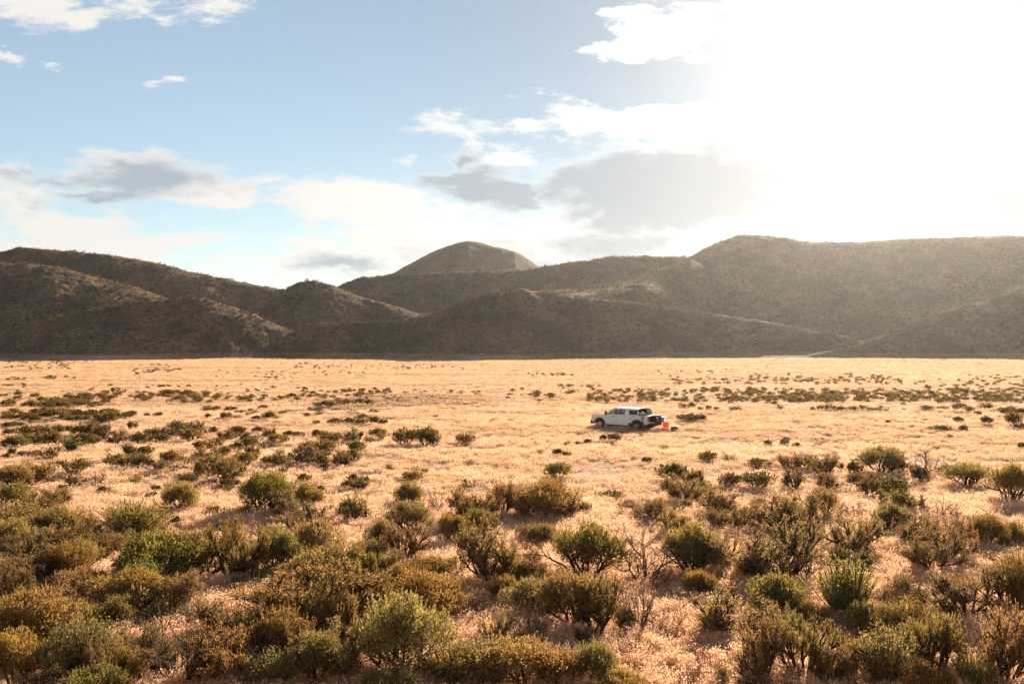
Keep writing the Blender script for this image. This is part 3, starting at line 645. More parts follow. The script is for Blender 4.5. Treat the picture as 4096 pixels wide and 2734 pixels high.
# ------------------------------------------------------------------ scrub on the hillsides (uncountable)
n = 60000
u = rs.uniform(-.56, .56, n); y = rs.uniform(378, 640, n); x = u*y
z = ground_h(x, y); cl = fbm(x/12, y/12, 3)
keep = (z > 2.5) & (cl > -.12+.2*rs.normal(size=n)); x, y, z = x[keep], y[keep], z[keep]
tv, tf = [], []
sc_col = bpy.data.collections.new('scrub_clumps')
M_SCRUB = mat_leaf('scrub_leaf', .3)
m_ = len(x); nl = 9
c = np.stack([x, y, z], 1); S = rs.uniform(.35, .95, m_)*(1+.8*(rs.rand(m_) < .06))
C = np.repeat(c, nl, 0)+rs.normal(size=(m_*nl, 3))*np.array([[.55, .55, .30]])*np.repeat(S, nl)[:, None]+np.array([[0, 0, .35]])*np.repeat(S, nl)[:, None]
lv, lf = leaves(C, rs.normal(size=C.shape)+np.array([[0, 0, .5]]), .75*np.repeat(S, nl), .45*np.repeat(S, nl), rs)
o = mesh_obj('hillside_scrub', lv, lf, M_SCRUB); o.color = (.062, .047, .026, 1)
tag(o, 'dark low scrub speckling the shaded hillsides', 'scrub', kind='stuff')
# ------------------------------------------------------------------ haze: even, forward scattering air round the whole scene, also standing in for lens flare
hm = bpy.data.materials.new('haze_air'); hm.use_nodes = True; hg = NT(hm.node_tree)
ho = hg.n('ShaderNodeOutputMaterial'); pv = hg.n('ShaderNodeVolumePrincipled')
pv.inputs['Color'].default_value = (.95, .93, .90, 1); pv.inputs['Density'].default_value = HAZE; pv.inputs['Anisotropy'].default_value = 0.83
hm.node_tree.links.new(pv.outputs[0], ho.inputs['Volume'])
bm = bmesh.new(); bmesh.ops.create_cube(bm, size=1.0)
bmesh.ops.scale(bm, vec=(34000, 10400, 120), verts=bm.verts); bmesh.ops.translate(bm, vec=(0, 4900, 44), verts=bm.verts)
hz_ = bm_obj('haze', bm, hm); tag(hz_, kind='stuff'); hz_.visible_shadow = True

# ------------------------------------------------------------------ the pickup truck
def box(bm, x0, x1, y0, y1, z0, z1, mi=0):
    r = bmesh.ops.create_cube(bm, size=1.0)
    bmesh.ops.scale(bm, vec=(x1-x0, y1-y0, z1-z0), verts=r['verts']); bmesh.ops.translate(bm, vec=((x0+x1)/2, (y0+y1)/2, (z0+z1)/2), verts=r['verts'])
    for v in r['verts']:
        for f in v.link_faces: f.material_index = mi
    return r['verts']
def cyl(bm, c, r, h, axis='Y', seg=24, r2=None):
    R = {'Y': Matrix.Rotation(math.pi/2, 4, 'X'), 'Z': Matrix.Identity(4), 'X': Matrix.Rotation(math.pi/2, 4, 'Y')}[axis]
    return bmesh.ops.create_cone(bm, cap_ends=True, segments=seg, radius1=r, radius2=r if r2 is None else r2, depth=h, matrix=Matrix.Translation(c)@R)['verts']
def rod(bm, a, b, r, seg=8):
    a = Vector(a); b = Vector(b); d = b-a
    M = Matrix.Translation((a+b)/2)@d.to_track_quat('Z', 'Y').to_matrix().to_4x4()
    bmesh.ops.create_cone(bm, cap_ends=True, segments=seg, radius1=r, radius2=r, depth=d.length, matrix=M)
def prism(bm, pts, y0, y1):
    """side profile (x, z) extruded from y0 to y1"""
    a = [bm.verts.new((p[0], y0, p[1])) for p in pts]; b = [bm.verts.new((p[0], y1, p[1])) for p in pts]
    n_ = len(pts); bm.faces.new(a); bm.faces.new(b[::-1])
    for i in range(n_): bm.faces.new((a[i], b[i], b[(i+1) % n_], a[(i+1) % n_]))
def frust(bm, bot, top):
    """four sided solid between two quads of points"""
    a = [bm.verts.new(p) for p in bot]; b = [bm.verts.new(p) for p in top]
    bm.faces.new(a[::-1]); bm.faces.new(b)
    for i in range(4): bm.faces.new((a[i], a[(i+1) % 4], b[(i+1) % 4], b[i]))
M_WHITE = mat_plain('dusty_white_paint', (0.80, 0.78, 0.75), 0.35, spec=0.4, col2=(0.70, 0.66, 0.61), scale=1.4, coat=0.35)
M_BLACKP = mat_plain('black_trim', (0.022, 0.021, 0.020), 0.6, spec=0.3, col2=(0.045, 0.040, 0.035))
M_RUB = mat_plain('tyre_rubber', (0.030, 0.028, 0.026), 0.9, spec=0.15, col2=(0.075, 0.06, 0.048), scale=5)
M_RIM = mat_plain('alloy_rim', (0.42, 0.40, 0.37), 0.35, metal=0.8, col2=(0.3, 0.27, 0.23))
M_GLASS = mat_plain('tinted_glass', (0.50, 0.62, 0.52), 0.03, spec=0.6, trans=0.85)
M_SEATS = mat_plain('seat_cloth', (0.05, 0.05, 0.055), 0.9)
M_RED = mat_plain('red_lamp', (0.45, 0.02, 0.02), 0.2, spec=0.5, coat=.5)
M_LAMP = mat_plain('clear_lamp', (0.65, 0.66, 0.68), 0.1, spec=0.6)
M_CARGO = mat_plain('black_cloth', (0.025, 0.024, 0.026), 0.85, var=.4)
M_CHROME = mat_plain('bright_trim', (0.55, 0.54, 0.52), 0.25, metal=0.9)

pA = Vector(at(2548, 1724)); pB = Vector(at(2403, 1717.5))
YAW = math.radians(180-38)
truck = empty('pickup_truck', (0, 0, 0), YAW)
fw = Vector((math.cos(YAW), math.sin(YAW), 0)); lf_ = Vector((-math.sin(YAW), math.cos(YAW), 0))
org = pA - lf_*0.98; org.z = pA.z + 0.0
truck.location = org
tag(truck, 'white crew cab pickup truck with raised tonneau shell and open tailgate', 'truck', None)
truck['label'] = 'white crew cab pickup truck with bed cap and open tailgate, parked on the grass'
def arch(cx, r, z0, n_=14, a0=0.0, a1=math.pi):
    return [(cx+r*math.cos(a0+(a1-a0)*i/n_), z0+r*math.sin(a0+(a1-a0)*i/n_)*1.0) for i in range(n_+1)]
HW = 1.02
def body_profile():
    p = [(-1.22, .72), (-1.22, 1.42), (.98, 1.45), (1.02, 1.45), (3.28, 1.47), (3.45, 1.44), (4.55, 1.34), (4.86, 1.24), (4.97, 1.05), (4.98, .72), (4.03+.56, .62)]
    p += [(4.03+.56, .5)]+[(4.03+.56*math.cos(t), .52+.50*math.sin(t)) for t in np.linspace(0.15, math.pi-.15, 11)]+[(4.03-.56, .5)]
    p += [(.62, .48)]+[(.56*math.cos(t), .52+.50*math.sin(t)) for t in np.linspace(0.15, math.pi-.15, 11)]+[(-.6, .56)]
    return p
bm = bmesh.new(); prism(bm, body_profile(), -HW, HW)
# load bed left solid; dark plates added further down imitate the shade inside it
bo = bm_obj('body', bm, M_WHITE, truck, bevel=.045)
# wheel wells, chassis
bm = bmesh.new()
for cx in (0, 4.03): box(bm, cx-.52, cx+.52, -.93, .93, .52, .96)
box(bm, -1.1, 4.7, -.55, .55, .40, .60); box(bm, .9, 1.0, -.8, .8, .35, .5); rod(bm, (0, -.8, .42), (0, .8, .42), .10); rod(bm, (4.03, -.8, .42), (4.03, .8, .42), .08)
bm_obj('chassis', bm, M_BLACKP, truck)
for s in (-1, 1):
    for cx in (0, 4.03):
        bm = bmesh.new()
        cyl(bm, (cx, s*.885, .42), .42, .28, seg=32)
        bmesh.ops.bevel(bm, geom=[e for e in bm.edges if len(e.link_faces) == 2 and e.calc_face_angle(0) > 1], offset=.04, segments=2, affect='EDGES')
        w_ = empty('wheel', (0, 0, 0)); w_.parent = truck
        t_ = bm_obj('tyre', bm, M_RUB, w_)
        bm = bmesh.new()
        ys = s*1.028
        bmesh.ops.create_circle(bm, cap_ends=False, segments=28, radius=.255, matrix=Matrix.Translation((cx, ys, .42))@Matrix.Rotation(math.pi/2, 4, 'X'))
        ring = bm.verts[:]
        cyl(bm, (cx, s*1.015, .42), .26, .035, seg=28); cyl(bm, (cx, s*1.035, .42), .075, .05, seg=16)
        for k in range(8):
            an = k*math.pi/4; rod(bm, (cx+.06*math.cos(an), s*1.036, .42+.06*math.sin(an)), (cx+.245*math.cos(an), s*1.036, .42+.245*math.sin(an)), .017, 6)
        bmesh.ops.delete(bm, geom=ring, context='VERTS')
        bm_obj('rim', bm, M_RIM, w_)
        bm = bmesh.new()                               # black arch moulding
        ts = np.linspace(0.05, math.pi-.05, 15)
        for i in range(14):
            q = [(cx+rr*math.cos(t), .52+rr*.9*math.sin(t)) for t, rr in ((ts[i], .555), (ts[i+1], .555), (ts[i+1], .63), (ts[i], .63))]
            prism(bm, q, s*1.0, s*1.045)
        bm_obj('wheel_arch', bm, M_BLACKP, truck)
# cab
def cabin(bm, inset=0.0):
    b = .97; t = .80
    frust(bm, [(1.06, -b, 1.45), (3.38, -b, 1.45), (3.38, b, 1.45), (1.06, b, 1.45)], [(1.14, -t, 2.0), (2.55, -t, 2.0), (2.55, t, 2.0), (1.14, t, 2.0)])
bm = bmesh.new(); t0_, b0_ = .80, .97
# pillars and roof as an open frame so the light comes through the glass
def side_pt(x, z, s): return (x, s*(b0_+(t0_-b0_)*(z-1.45)/.55), z)
def strip(bm, q, s, th=.05):
    a = [bm.verts.new(side_pt(x, z, s)) for x, z in q]
    b = [bm.verts.new((side_pt(x, z, s)[0], side_pt(x, z, s)[1]-s*th, z)) for x, z in q]
    n_ = len(q); bm.faces.new(a); bm.faces.new(b[::-1])
    for i in range(n_): bm.faces.new((a[i], b[i], b[(i+1) % n_], a[(i+1) % n_]))
for s in (-1, 1):
    strip(bm, [(3.42, 1.45), (3.26, 1.45), (2.50, 1.93), (2.62, 1.99)], s)       # windscreen pillar
    strip(bm, [(1.02, 1.45), (1.36, 1.45), (1.30, 1.95), (1.08, 1.99)], s)       # rear pillar
    strip(bm, [(1.08, 1.93), (2.60, 1.93), (2.55, 2.01), (1.14, 2.01)], s)       # roof rail
box(bm, 1.10, 2.60, -.80, .80, 1.985, 2.045); box(bm, 1.04, 1.09, -.9, .9, 1.45, 1.62)
bm_obj('cab', bm, M_WHITE, truck, bevel=.02)
for s in (-1, 1):
    for q, nm in (([(3.24, 1.47), (2.36, 1.47), (2.36, 1.92), (2.52, 1.92)], 'front_window'), ([(2.28, 1.47), (1.38, 1.47), (1.33, 1.92), (2.28, 1.92)], 'rear_window')):
        bm = bmesh.new(); strip(bm, q, s*.985, .012); bm_obj(nm, bm, M_GLASS, truck)
    bm = bmesh.new(); strip(bm, [(2.37, 1.46), (2.27, 1.46), (2.27, 1.94), (2.37, 1.94)], s*.99, .04); bm_obj('door_pillar', bm, M_BLACKP, truck)
    for q in ((3.27, 2.30), (2.22, 1.10)):
        bm = bmesh.new()
        prism(bm, [(q[0], .56), (q[0], 1.40), (q[0]-.012, 1.40), (q[0]-.012, .56)], s*1.0215, s*1.023)
        prism(bm, [(q[0], .56), (q[1], .56), (q[1], .57), (q[0], .57)], s*1.0215, s*1.023)
        bm_obj('door_seam', bm, M_BLACKP, truck)
        bm = bmesh.new(); box(bm, q[1]+.10, q[1]+.30, min(s*1.02, s*1.055), max(s*1.02, s*1.055), 1.26, 1.30); bm_obj('door_handle', bm, M_BLACKP, truck, bevel=.01)
    bm = bmesh.new(); box(bm, 3.16, 3.30, min(s*1.10, s*1.32), max(s*1.10, s*1.32), 1.38, 1.72); rod(bm, (3.22, s*.97, 1.45), (3.22, s*1.15, 1.47), .035)
    bm_obj('mirror', bm, M_BLACKP, truck, bevel=.03)
    bm = bmesh.new(); box(bm, .66, 3.35, min(s*.84, s*1.0), max(s*.84, s*1.0), .36, .47); bm_obj('side_step', bm, M_BLACKP, truck, bevel=.02)
    bm = bmesh.new(); box(bm, .60, .92, min(s*.98, s*1.03), max(s*.98, s*1.03), .50, .72); box(bm, .58, .62, min(s*.75, s*1.03), max(s*.75, s*1.03), .28, .62); bm_obj('mud_flap', bm, M_BLACKP, truck)
    bm = bmesh.new(); box(bm, 4.80, 4.995, min(s*.72, s*1.0), max(s*.72, s*1.0), 1.0, 1.17); bm_obj('headlight', bm, M_LAMP, truck, bevel=.02)
    bm = bmesh.new(); box(bm, -1.25, -1.12, min(s*.90, s*1.03), max(s*.90, s*1.03), .98, 1.38); tl = bm_obj('taillight', bm, M_RED, truck, bevel=.015)
    bm = bmesh.new(); box(bm, -1.262, -1.25, min(s*.93, s*1.0), max(s*.93, s*1.0), 1.14, 1.21); bm_obj('reverse_lamp', bm, M_LAMP, tl)
# glass at front and back of the cab, bonnet and grille, bumpers
bm = bmesh.new(); frust(bm, [(3.36, -.92, 1.46), (3.40, -.92, 1.46), (3.40, .92, 1.46), (3.36, .92, 1.46)], [(2.56, -.76, 1.98), (2.60, -.76, 1.98), (2.60, .76, 1.98), (2.56, .76, 1.98)]); bm_obj('windscreen', bm, M_GLASS, truck)
bm = bmesh.new(); box(bm, 4.975, 5.0, -.70, .70, .80, 1.14)
for k in range(4): box(bm, 4.99, 5.02, -.70, .70, .84+k*.075, .86+k*.075)
bm_obj('grille', bm, M_BLACKP, truck)
bm = bmesh.new(); box(bm, 4.72, 5.12, -1.0, 1.0, .46, .78); bm_obj('front_bumper', bm, M_BLACKP, truck, bevel=.06)
bm = bmesh.new(); box(bm, -1.48, -1.18, -1.0, 1.0, .52, .78); box(bm, -1.62, -1.45, -.06, .06, .50, .60); bm_obj('rear_bumper', bm, M_BLACKP, truck, bevel=.03)
bm = bmesh.new(); cyl(bm, (-.82, 0, .44), .37, .24, 'Z', 28); bm_obj('spare_wheel', bm, M_RUB, truck, bevel=.04)
bm = bmesh.new()
for sy in (-.45, .45):
    for x_ in (2.6, 1.62): box(bm, x_-.5, x_, sy-.24, sy+.24, 1.2, 1.50); box(bm, x_-.62, x_-.46, sy-.24, sy+.24, 1.3, 1.86); box(bm, x_-.60, x_-.50, sy-.13, sy+.13, 1.86, 2.0-.04)
bm_obj('seats', bm, M_SEATS, truck, bevel=.03)
bm = bmesh.new(); box(bm, 2.9, 3.25, -.85, .85, 1.40, 1.53); cyl(bm, (2.83, .42, 1.55), .18, .03, 'X', 20); bm_obj('dashboard', bm, M_SEATS, truck)
# bed: dark plates on the body imitate the shade inside; tailgate let down
bm = bmesh.new(); box(bm, -1.235, -1.20, -.90, .90, .90, 1.40); box(bm, -1.1, .95, -.86, .86, 1.452, 1.458); bm_obj('bed_shade_plates', bm, M_BLACKP, truck)
bm = bmesh.new(); box(bm, -1.80, -1.24, -.90, .90, .84, .90); tg = bm_obj('tailgate', bm, M_WHITE, truck, bevel=.012)
bm = bmesh.new(); box(bm, -1.815, -1.30, -.84, .84, .902, .915); box(bm, -1.83, -1.80, -.88, .88, .845, .895); bm_obj('tailgate_liner', bm, M_BLACKP, tg)
# bed cap: front half has side windows, its back door frame is raised
cap = empty('bed_cap', (0, 0, 0)); cap.parent = truck
bm = bmesh.new()
for s in (-1, 1):
    strip(bm, [(1.02, 1.46), (.92, 1.46), (.92, 1.99), (1.02, 1.99)], s); strip(bm, [(-.12, 1.46), (-.04, 1.46), (.13, 1.99), (.07, 1.99)], s)
    strip(bm, [(1.0, 1.90), (.08, 1.90), (.05, 2.01), (1.0, 2.01)], s); strip(bm, [(.95, 1.46), (-.08, 1.46), (-.07, 1.50), (.95, 1.50)], s)
box(bm, .02, 1.03, -.80, .80, 1.99, 2.04); box(bm, .96, 1.0, -.88, .88, 1.46, 1.99)
bm_obj('shell', bm, M_WHITE, cap, bevel=.015)
for s in (-1, 1):
    bm = bmesh.new(); strip(bm, [(.91, 1.51), (-.03, 1.51), (.09, 1.90), (.91, 1.90)], s*.985, .012); bm_obj('side_window', bm, mat_plain('dark_glass', (.012, .018, .016), .06, spec=.6), cap)
# raised rear door frame, a hoop that drops on the far side
hoop = [(.82, 2.02), (.30, 2.075), (-.30, 2.085), (-.66, 2.04), (-.88, 1.90), (-1.0, 1.68), (-1.02, 1.46)]
wid = [.08, .12, .22, .36, .46, .50, .46]
bm = bmesh.new(); prev = None; R1_ = []
for (yy_, zz_), w_ in zip(hoop, wid):
    R1_.append([bm.verts.new((0.02, yy_, zz_)), bm.verts.new((-w_, yy_, zz_)), bm.verts.new((-w_, yy_+.03, zz_-.05)), bm.verts.new((0.02, yy_+.05, zz_-.07))])
for a, b in zip(R1_[:-1], R1_[1:]):
    for i in range(4): bm.faces.new((a[i], a[(i+1) % 4], b[(i+1) % 4], b[i]))
bm.faces.new(R1_[0][::-1]); bm.faces.new(R1_[-1])
hd = bm_obj('raised_rear_door', bm, M_WHITE, cap)
bm = bmesh.new()
for (a, b) in zip(hoop[:-1], hoop[1:]): rod(bm, (.05, a[0]+.05, a[1]-.06), (.05, b[0]+.05, b[1]-.06), .055, 8)
rod(bm, (.02, .80, 2.0), (-.10, .55, 1.72), .022, 6); rod(bm, (-.12, .35, 2.04), (-.10, .55, 1.72), .022, 6)
bm_obj('door_seal', bm, M_BLACKP, hd)

def to_world(x, y, z):
    return truck.matrix_basis @ Vector((x, y, z)) if False else Vector(org)+fw*x+lf_*y+Vector((0, 0, z))
def prop(name, x, y, z, rz=0.0):
    return empty(name, to_world(x, y, z), YAW+rz)
# ------------------------------------------------------------------ gear
def mat_cloth(name, col, trans):
    m_, g = new_mat(name)
    out = g.n('ShaderNodeOutputMaterial'); tc = g.n('ShaderNodeTexCoord'); n = g.noise(tc.outputs['Object'], 9.0, 4, .6)
    c = g.mix(g.ramp(n, .35, .65), col, tuple(x*.8 for x in col))
    d = g.n('ShaderNodeBsdfDiffuse'); t = g.n('ShaderNodeBsdfTranslucent'); mx = g.n('ShaderNodeMixShader'); mx.inputs[0].default_value = trans
    g.put(d.inputs[0], c); g.put(t.inputs[0], c)
    m_.node_tree.links.new(d.outputs[0], mx.inputs[1]); m_.node_tree.links.new(t.outputs[0], mx.inputs[2]); m_.node_tree.links.new(mx.outputs[0], out.inputs[0]); return m_
def blob_bm(rx, ry, rz, seed, amp=.12):
    bm = bmesh.new(); bmesh.ops.create_icosphere(bm, subdivisions=3, radius=1.0); r = random.Random(seed); ph = [r.uniform(0, 6) for _ in range(6)]
    for v in bm.verts:
        k = 1+amp*math.sin(v.co.x*3+ph[0])*math.cos(v.co.y*3+ph[1])+amp*.6*math.sin(v.co.z*5+ph[2]+v.co.x*4)
        sgn = lambda a, p: math.copysign(abs(a)**p, a)
        v.co = Vector((sgn(v.co.x, .75)*rx, sgn(v.co.y, .75)*ry, sgn(v.co.z, .7)*rz+rz))*k
        v.co.z = max(v.co.z, 0)
    return bm
p = prop('duffel_bag', -1.50, .36, .916); bm = blob_bm(.20, .34, .30, 3); bm_obj('bag_body', bm, M_CARGO, p, smooth=True)
bm = bmesh.new()
for k in range(8):
    a = math.pi*k/8; b = math.pi*(k+1)/8; rod(bm, (-.02, .18*math.cos(a), .50+.13*math.sin(a)), (-.02, .18*math.cos(b), .50+.13*math.sin(b)), .016, 6)
bm_obj('handle', bm, M_CARGO, p)
tag(p, 'bulky black duffel bag at the open back of the white truck', 'bag')
p = prop('storage_box', -1.66, .22, .916); bm = bmesh.new(); frust(bm, [(-.09, -.22, 0), (.09, -.22, 0), (.09, .22, 0), (-.09, .22, 0)], [(-.11, -.25, .36), (.11, -.25, .36), (.11, .25, .36), (-.11, .25, .36)])
bm_obj('tub', bm, mat_plain('grey_plastic', (.10, .085, .08), .6), p, bevel=.02); bm = bmesh.new(); box(bm, -.13, .13, -.27, .27, .362, .40); bm_obj('lid', bm, mat_plain('cream_plastic', (.60, .56, .42), .5), p, bevel=.012)
tag(p, 'grey storage box with cream lid on the truck tailgate', 'box')
p = prop('black_crate', -1.52, -.30, .916); bm = bmesh.new(); box(bm, -.18, .18, -.24, .24, 0, .52); bm_obj('crate_body', bm, M_CARGO, p, bevel=.02)
bm = bmesh.new(); box(bm, -.20, .20, -.26, .26, .522, .56); box(bm, -.212, -.182, -.06, .06, .30, .36); bm_obj('lid', bm, M_BLACKP, p, bevel=.01)
tag(p, 'tall black crate standing in the open back of the white truck', 'crate')
bm = blob_bm(.08, .30, .065, 9, .08); o = bm_obj('rolled_mat', bm, mat_plain('red_cloth', (.42, .05, .05), .8, var=.4), None, smooth=True); o.location = to_world(-1.745, -.15, .917) ; o.rotation_euler = (0, 0, YAW)
o.location = to_world(-1.70, -.15, .917); o.scale = (.6, 1, .9)
tag(o, 'red rolled mat lying along the edge of the truck tailgate', 'mat')
p = prop('blue_tub', -1.66, -.62, .916); bm = bmesh.new(); frust(bm, [(-.14, -.18, 0), (.14, -.18, 0), (.14, .18, 0), (-.14, .18, 0)], [(-.18, -.24, .34), (.18, -.24, .34), (.18, .24, .34), (-.18, .24, .34)])
bm_obj('tub_body', bm, mat_plain('blue_plastic', (.02, .15, .80), .35, spec=.4), p, bevel=.02); bm = bmesh.new()
for q in ((-.20, .20, -.265, -.242), (-.20, .20, .242, .265), (-.205, -.182, -.24, .24), (.182, .205, -.24, .24)): box(bm, q[0], q[1], q[2], q[3], .325, .355)
bm_obj('tub_rim', bm, mat_plain('blue_plastic_rim', (.02, .12, .6), .35, spec=.4), p)
tag(p, 'bright blue plastic tub on the right end of the truck tailgate', 'tub')
p = prop('folding_table', -1.35, -1.42, 0)
bm = bmesh.new(); box(bm, -.32, .30, -.30, .30, 1.20, 1.24); bm_obj('tabletop', bm, mat_plain('white_plastic', (.72, .70, .66), .5), p, bevel=.01)
for a in (-.27, .25):
    for b in (-.25, .25):
        bm = bmesh.new(); rod(bm, (a, b, 0.0), (a, b*.8, 1.2), .014); bm_obj('leg', bm, M_CHROME, p)
bm = bmesh.new(); box(bm, -.28, .26, -.24, .24, .95, .965); bm_obj('shelf', bm, mat_plain('white_plastic_shelf', (.68, .66, .6), .5), p)
tag(p, 'white folding camp table with shelf beyond the truck tailgate', 'table')
# red camp chair
def ground_prop(name, px, py, rz):
    x, y, z = at(px, py); return empty(name, (x, y, z), rz)
M_REDC = mat_cloth('red_canvas', (.66, .03, .022), .28); M_TUBE = mat_plain('brown_tube', (.30, .17, .09), .4, metal=.4)
ch = ground_prop('camp_chair', 2664, 1724, math.radians(-12)); ch.scale = (.86, .86, .88)
bm = bmesh.new(); frust(bm, [(-.26, -.24, .40), (.26, -.24, .42), (.26, .22, .38), (-.26, .22, .38)], [(-.26, -.24, .43), (.26, -.24, .45), (.26, .22, .41), (-.26, .22, .41)]); bm_obj('seat', bm, M_REDC, ch, bevel=.01)
bm = bmesh.new(); rws = []
for i in range(7):
    t = i/6; hw = .25+.06*t+.012*math.sin(t*9); rws.append([bm.verts.new((-hw+2*hw*j/6, -.25-.10*t-.05*math.sin(math.pi*j/6), .42+.60*t-.03*math.sin(math.pi*j/6)*t)) for j in range(7)])
for i in range(6):
    for j in range(6): bm.faces.new((rws[i][j], rws[i][j+1], rws[i+1][j+1], rws[i+1][j]))
bm_obj('backrest', bm, M_REDC, ch, smooth=True)
for s in (-1, 1):
    bm = bmesh.new(); box(bm, s*.33-.035, s*.33+.035, -.28, .26, .62, .65); bm_obj('armrest', bm, M_REDC, ch)
    for (a, b) in (((s*.30, -.35, 1.0), (s*.29, -.22, 0)), ((s*.33, .24, .64), (s*.30, .26, 0)), ((s*.30, .26, .02), (-s*.28, .22, .40)), ((s*.29, -.22, .02), (-s*.27, -.22, .40))):
        bm = bmesh.new(); rod(bm, a, b, .013); bm_obj('leg', bm, M_TUBE, ch)
tag(ch, 'red folding camp chair on the grass behind the white truck', 'chair')
bx_ = ground_prop('gear_case', 2698, 1725, math.radians(-6))
bm = bmesh.new(); box(bm, -.31, .31, -.22, .22, .05, .42); bm_obj('case_body', bm, mat_plain('charcoal_plastic', (.045, .045, .045), .5), bx_, bevel=.025)
bm = bmesh.new(); box(bm, -.325, .325, -.235, .235, .424, .48); bm_obj('lid', bm, mat_plain('charcoal_lid', (.07, .068, .062), .45), bx_, bevel=.02)
bm = bmesh.new(); rod(bm, (-.10, 0, .54), (.10, 0, .54), .016); rod(bm, (-.10, 0, .48), (-.10, 0, .54), .014); rod(bm, (.10, 0, .48), (.10, 0, .54), .014); bm_obj('handle', bm, M_BLACKP, bx_)
for s in (-1, 1):
    bm = bmesh.new(); box(bm, s*.25-.04, s*.25+.04, -.19, .19, 0, .05); bm_obj('foot', bm, M_BLACKP, bx_)
    bm = bmesh.new(); box(bm, s*.16-.03, s*.16+.03, -.236, -.222, .36, .46); bm_obj('latch', bm, M_CHROME, bx_)
tag(bx_, 'charcoal box with carry handle on the grass right of the red chair', 'box')

# ------------------------------------------------------------------ person at the back corner of the truck
def skin(name, pts, edges, rad, mat, parent, root=0, sub=2):
    me = bpy.data.meshes.new(name); me.from_pydata(pts, edges, []); me.materials.append(mat)
    o = bpy.data.objects.new(name, me); COL.objects.link(o); o.parent = parent
    s = o.modifiers.new('skin', 'SKIN'); s.use_smooth_shade = True
    for v, r in zip(me.skin_vertices[0].data, rad): v.radius = (r, r) if not isinstance(r, tuple) else r
    me.skin_vertices[0].data[root].use_root = True
    u_ = o.modifiers.new('sub', 'SUBSURF'); u_.levels = sub; u_.render_levels = sub
    return o
M_SKIN = mat_plain('skin', (.50, .30, .21), .6); M_SHIRT = mat_plain('beige_shirt', (.46, .37, .29), .85, var=.15); M_TROU = mat_plain('brown_trousers', (.13, .070, .045), .9, var=.3)
M_CAP = mat_plain('white_cloth', (.70, .71, .72), .8); M_BOOT = mat_plain('brown_boots', (.06, .04, .03), .8)
pp = at(2569, 1725.5)
per = empty('person', (pp[0], pp[1], pp[2]), math.radians(8))     # local +X is forward: towards the tailgate, in the photograph to the right
PT = []; PE = []; PR = []
def addp(p, r, link=None):
    PT.append(p); PR.append(r)
    if link is not None: PE.append((link, len(PT)-1))
    return len(PT)-1
pel = addp((0, 0, .98), (.15, .11)); sp = addp((.01, 0, 1.18), (.135, .10), pel); chs = addp((.02, 0, 1.38), (.155, .11), sp); nk = addp((.03, 0, 1.50), .058, chs); nk2 = addp((.05, 0, 1.57), .052, nk)
hd1 = addp((.065, 0, 1.64), (.072, .085), nk2); hd2 = addp((.06, 0, 1.71), (.074, .092), hd1); hd3 = addp((.055, 0, 1.765), (.055, .07), hd2)
for s in (-1, 1):
    hip = addp((0, s*.10, .92), .095, pel); kn = addp((.03, s*.11, .52), .062, hip); an = addp((-.01, s*.12, .10), .042, kn); addp((.13, s*.13, .045), .034, an)
    sh = addp((.02, s*.19, 1.43), .062, chs); el = addp((.10, s*.24, 1.17), .045, sh); wr = addp((.33, s*.20, 1.16), .030, el); pa = addp((.40, s*.195, 1.16), (.020, .038), wr)
    for k, (dy, ln) in enumerate(((-.030, .072), (-.010, .082), (.011, .077), (.031, .060))):
        a = addp((.44, s*(.195+dy), 1.165), .0095, pa); b = addp((.44+ln*.55, s*(.195+dy*1.1), 1.158), .0085, a); addp((.44+ln*.95, s*(.195+dy*1.1), 1.135), .0075, b)
    a = addp((.385, s*.155, 1.15), .011, pa); addp((.42, s*.135, 1.135), .009, a)
skin('body', PT, PE, PR, M_SKIN, per)
skin('shirt', [(0, 0, .93), (.01, 0, 1.15), (.02, 0, 1.37), (.03, 0, 1.485)]+[p for s in (-1, 1) for p in ((.02, s*.20, 1.435), (.09, s*.25, 1.19), (.24, s*.222, 1.168))],
     [(0, 1), (1, 2), (2, 3), (2, 4), (4, 5), (5, 6), (2, 7), (7, 8), (8, 9)], [(.175, .135), (.165, .125), (.18, .13), (.07, .07), .078, .060, .045, .078, .060, .045], M_SHIRT, per)
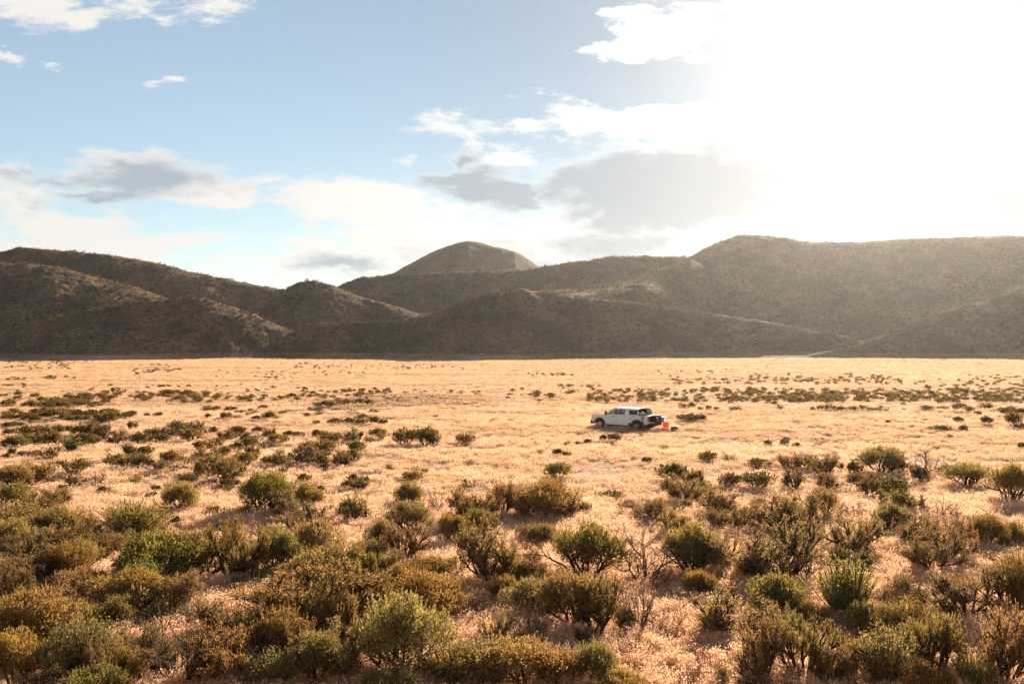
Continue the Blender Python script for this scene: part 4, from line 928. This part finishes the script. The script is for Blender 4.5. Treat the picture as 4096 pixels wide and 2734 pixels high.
skin('trousers', [(0, 0, .97)]+[p for s in (-1, 1) for p in ((0, s*.10, .86), (.03, s*.11, .52), (-.01, s*.12, .13))], [(0, 1), (1, 2), (2, 3), (0, 4), (4, 5), (5, 6)], [(.165, .125), .112, .083, .066, .112, .083, .066], M_TROU, per)
for s in (-1, 1): skin('boot', [(-.03, s*.12, .05), (.05, s*.125, .05), (.17, s*.13, .035), (-.01, s*.12, .14)], [(0, 1), (1, 2), (0, 3)], [.052, .05, .04, .055], M_BOOT, per)
bm = bmesh.new(); bmesh.ops.create_uvsphere(bm, u_segments=20, v_segments=12, radius=.108, matrix=Matrix.Translation((.055, 0, 1.725))@Matrix.Diagonal((1.08, .92, 1.0, 1)))
bmesh.ops.delete(bm, geom=[v for v in bm.verts if v.co.z < 1.71 and v.co.x > .0 or v.co.z < 1.62], context='VERTS')
bm_obj('cap', bm, M_CAP, per, smooth=True)
bm = bmesh.new(); box(bm, .13, .235, -.07, .07, 1.722, 1.734); bm_obj('cap_peak', bm, M_CAP, per, bevel=.005)
fc = empty('face', (0, 0, 0)); fc.parent = per
bm = bmesh.new()
for s in (-1, 1): bmesh.ops.create_uvsphere(bm, u_segments=8, v_segments=6, radius=.011, matrix=Matrix.Translation((.140, s*.032, 1.69)))
bm_obj('eyes', bm, M_BLACKP, fc)
bm = bmesh.new(); frust(bm, [(.13, -.014, 1.645), (.168, -.012, 1.648), (.168, .012, 1.648), (.13, .014, 1.645)], [(.13, -.006, 1.70), (.146, -.006, 1.70), (.146, .006, 1.70), (.13, .006, 1.70)]); bm_obj('nose', bm, M_SKIN, fc, bevel=.004)
bm = bmesh.new(); box(bm, .130, .146, -.022, .022, 1.612, 1.620); bm_obj('mouth', bm, mat_plain('lips', (.35, .12, .10), .6), fc)
for s in (-1, 1):
    bm = bmesh.new(); bmesh.ops.create_uvsphere(bm, u_segments=8, v_segments=8, radius=.03, matrix=Matrix.Translation((.055, s*.080, 1.675))@Matrix.Diagonal((.6, .3, 1, 1))); bm_obj('ear', bm, M_SKIN, per, smooth=True)
tag(per, 'person in white cap, beige shirt and brown trousers standing by the truck bed', 'person')
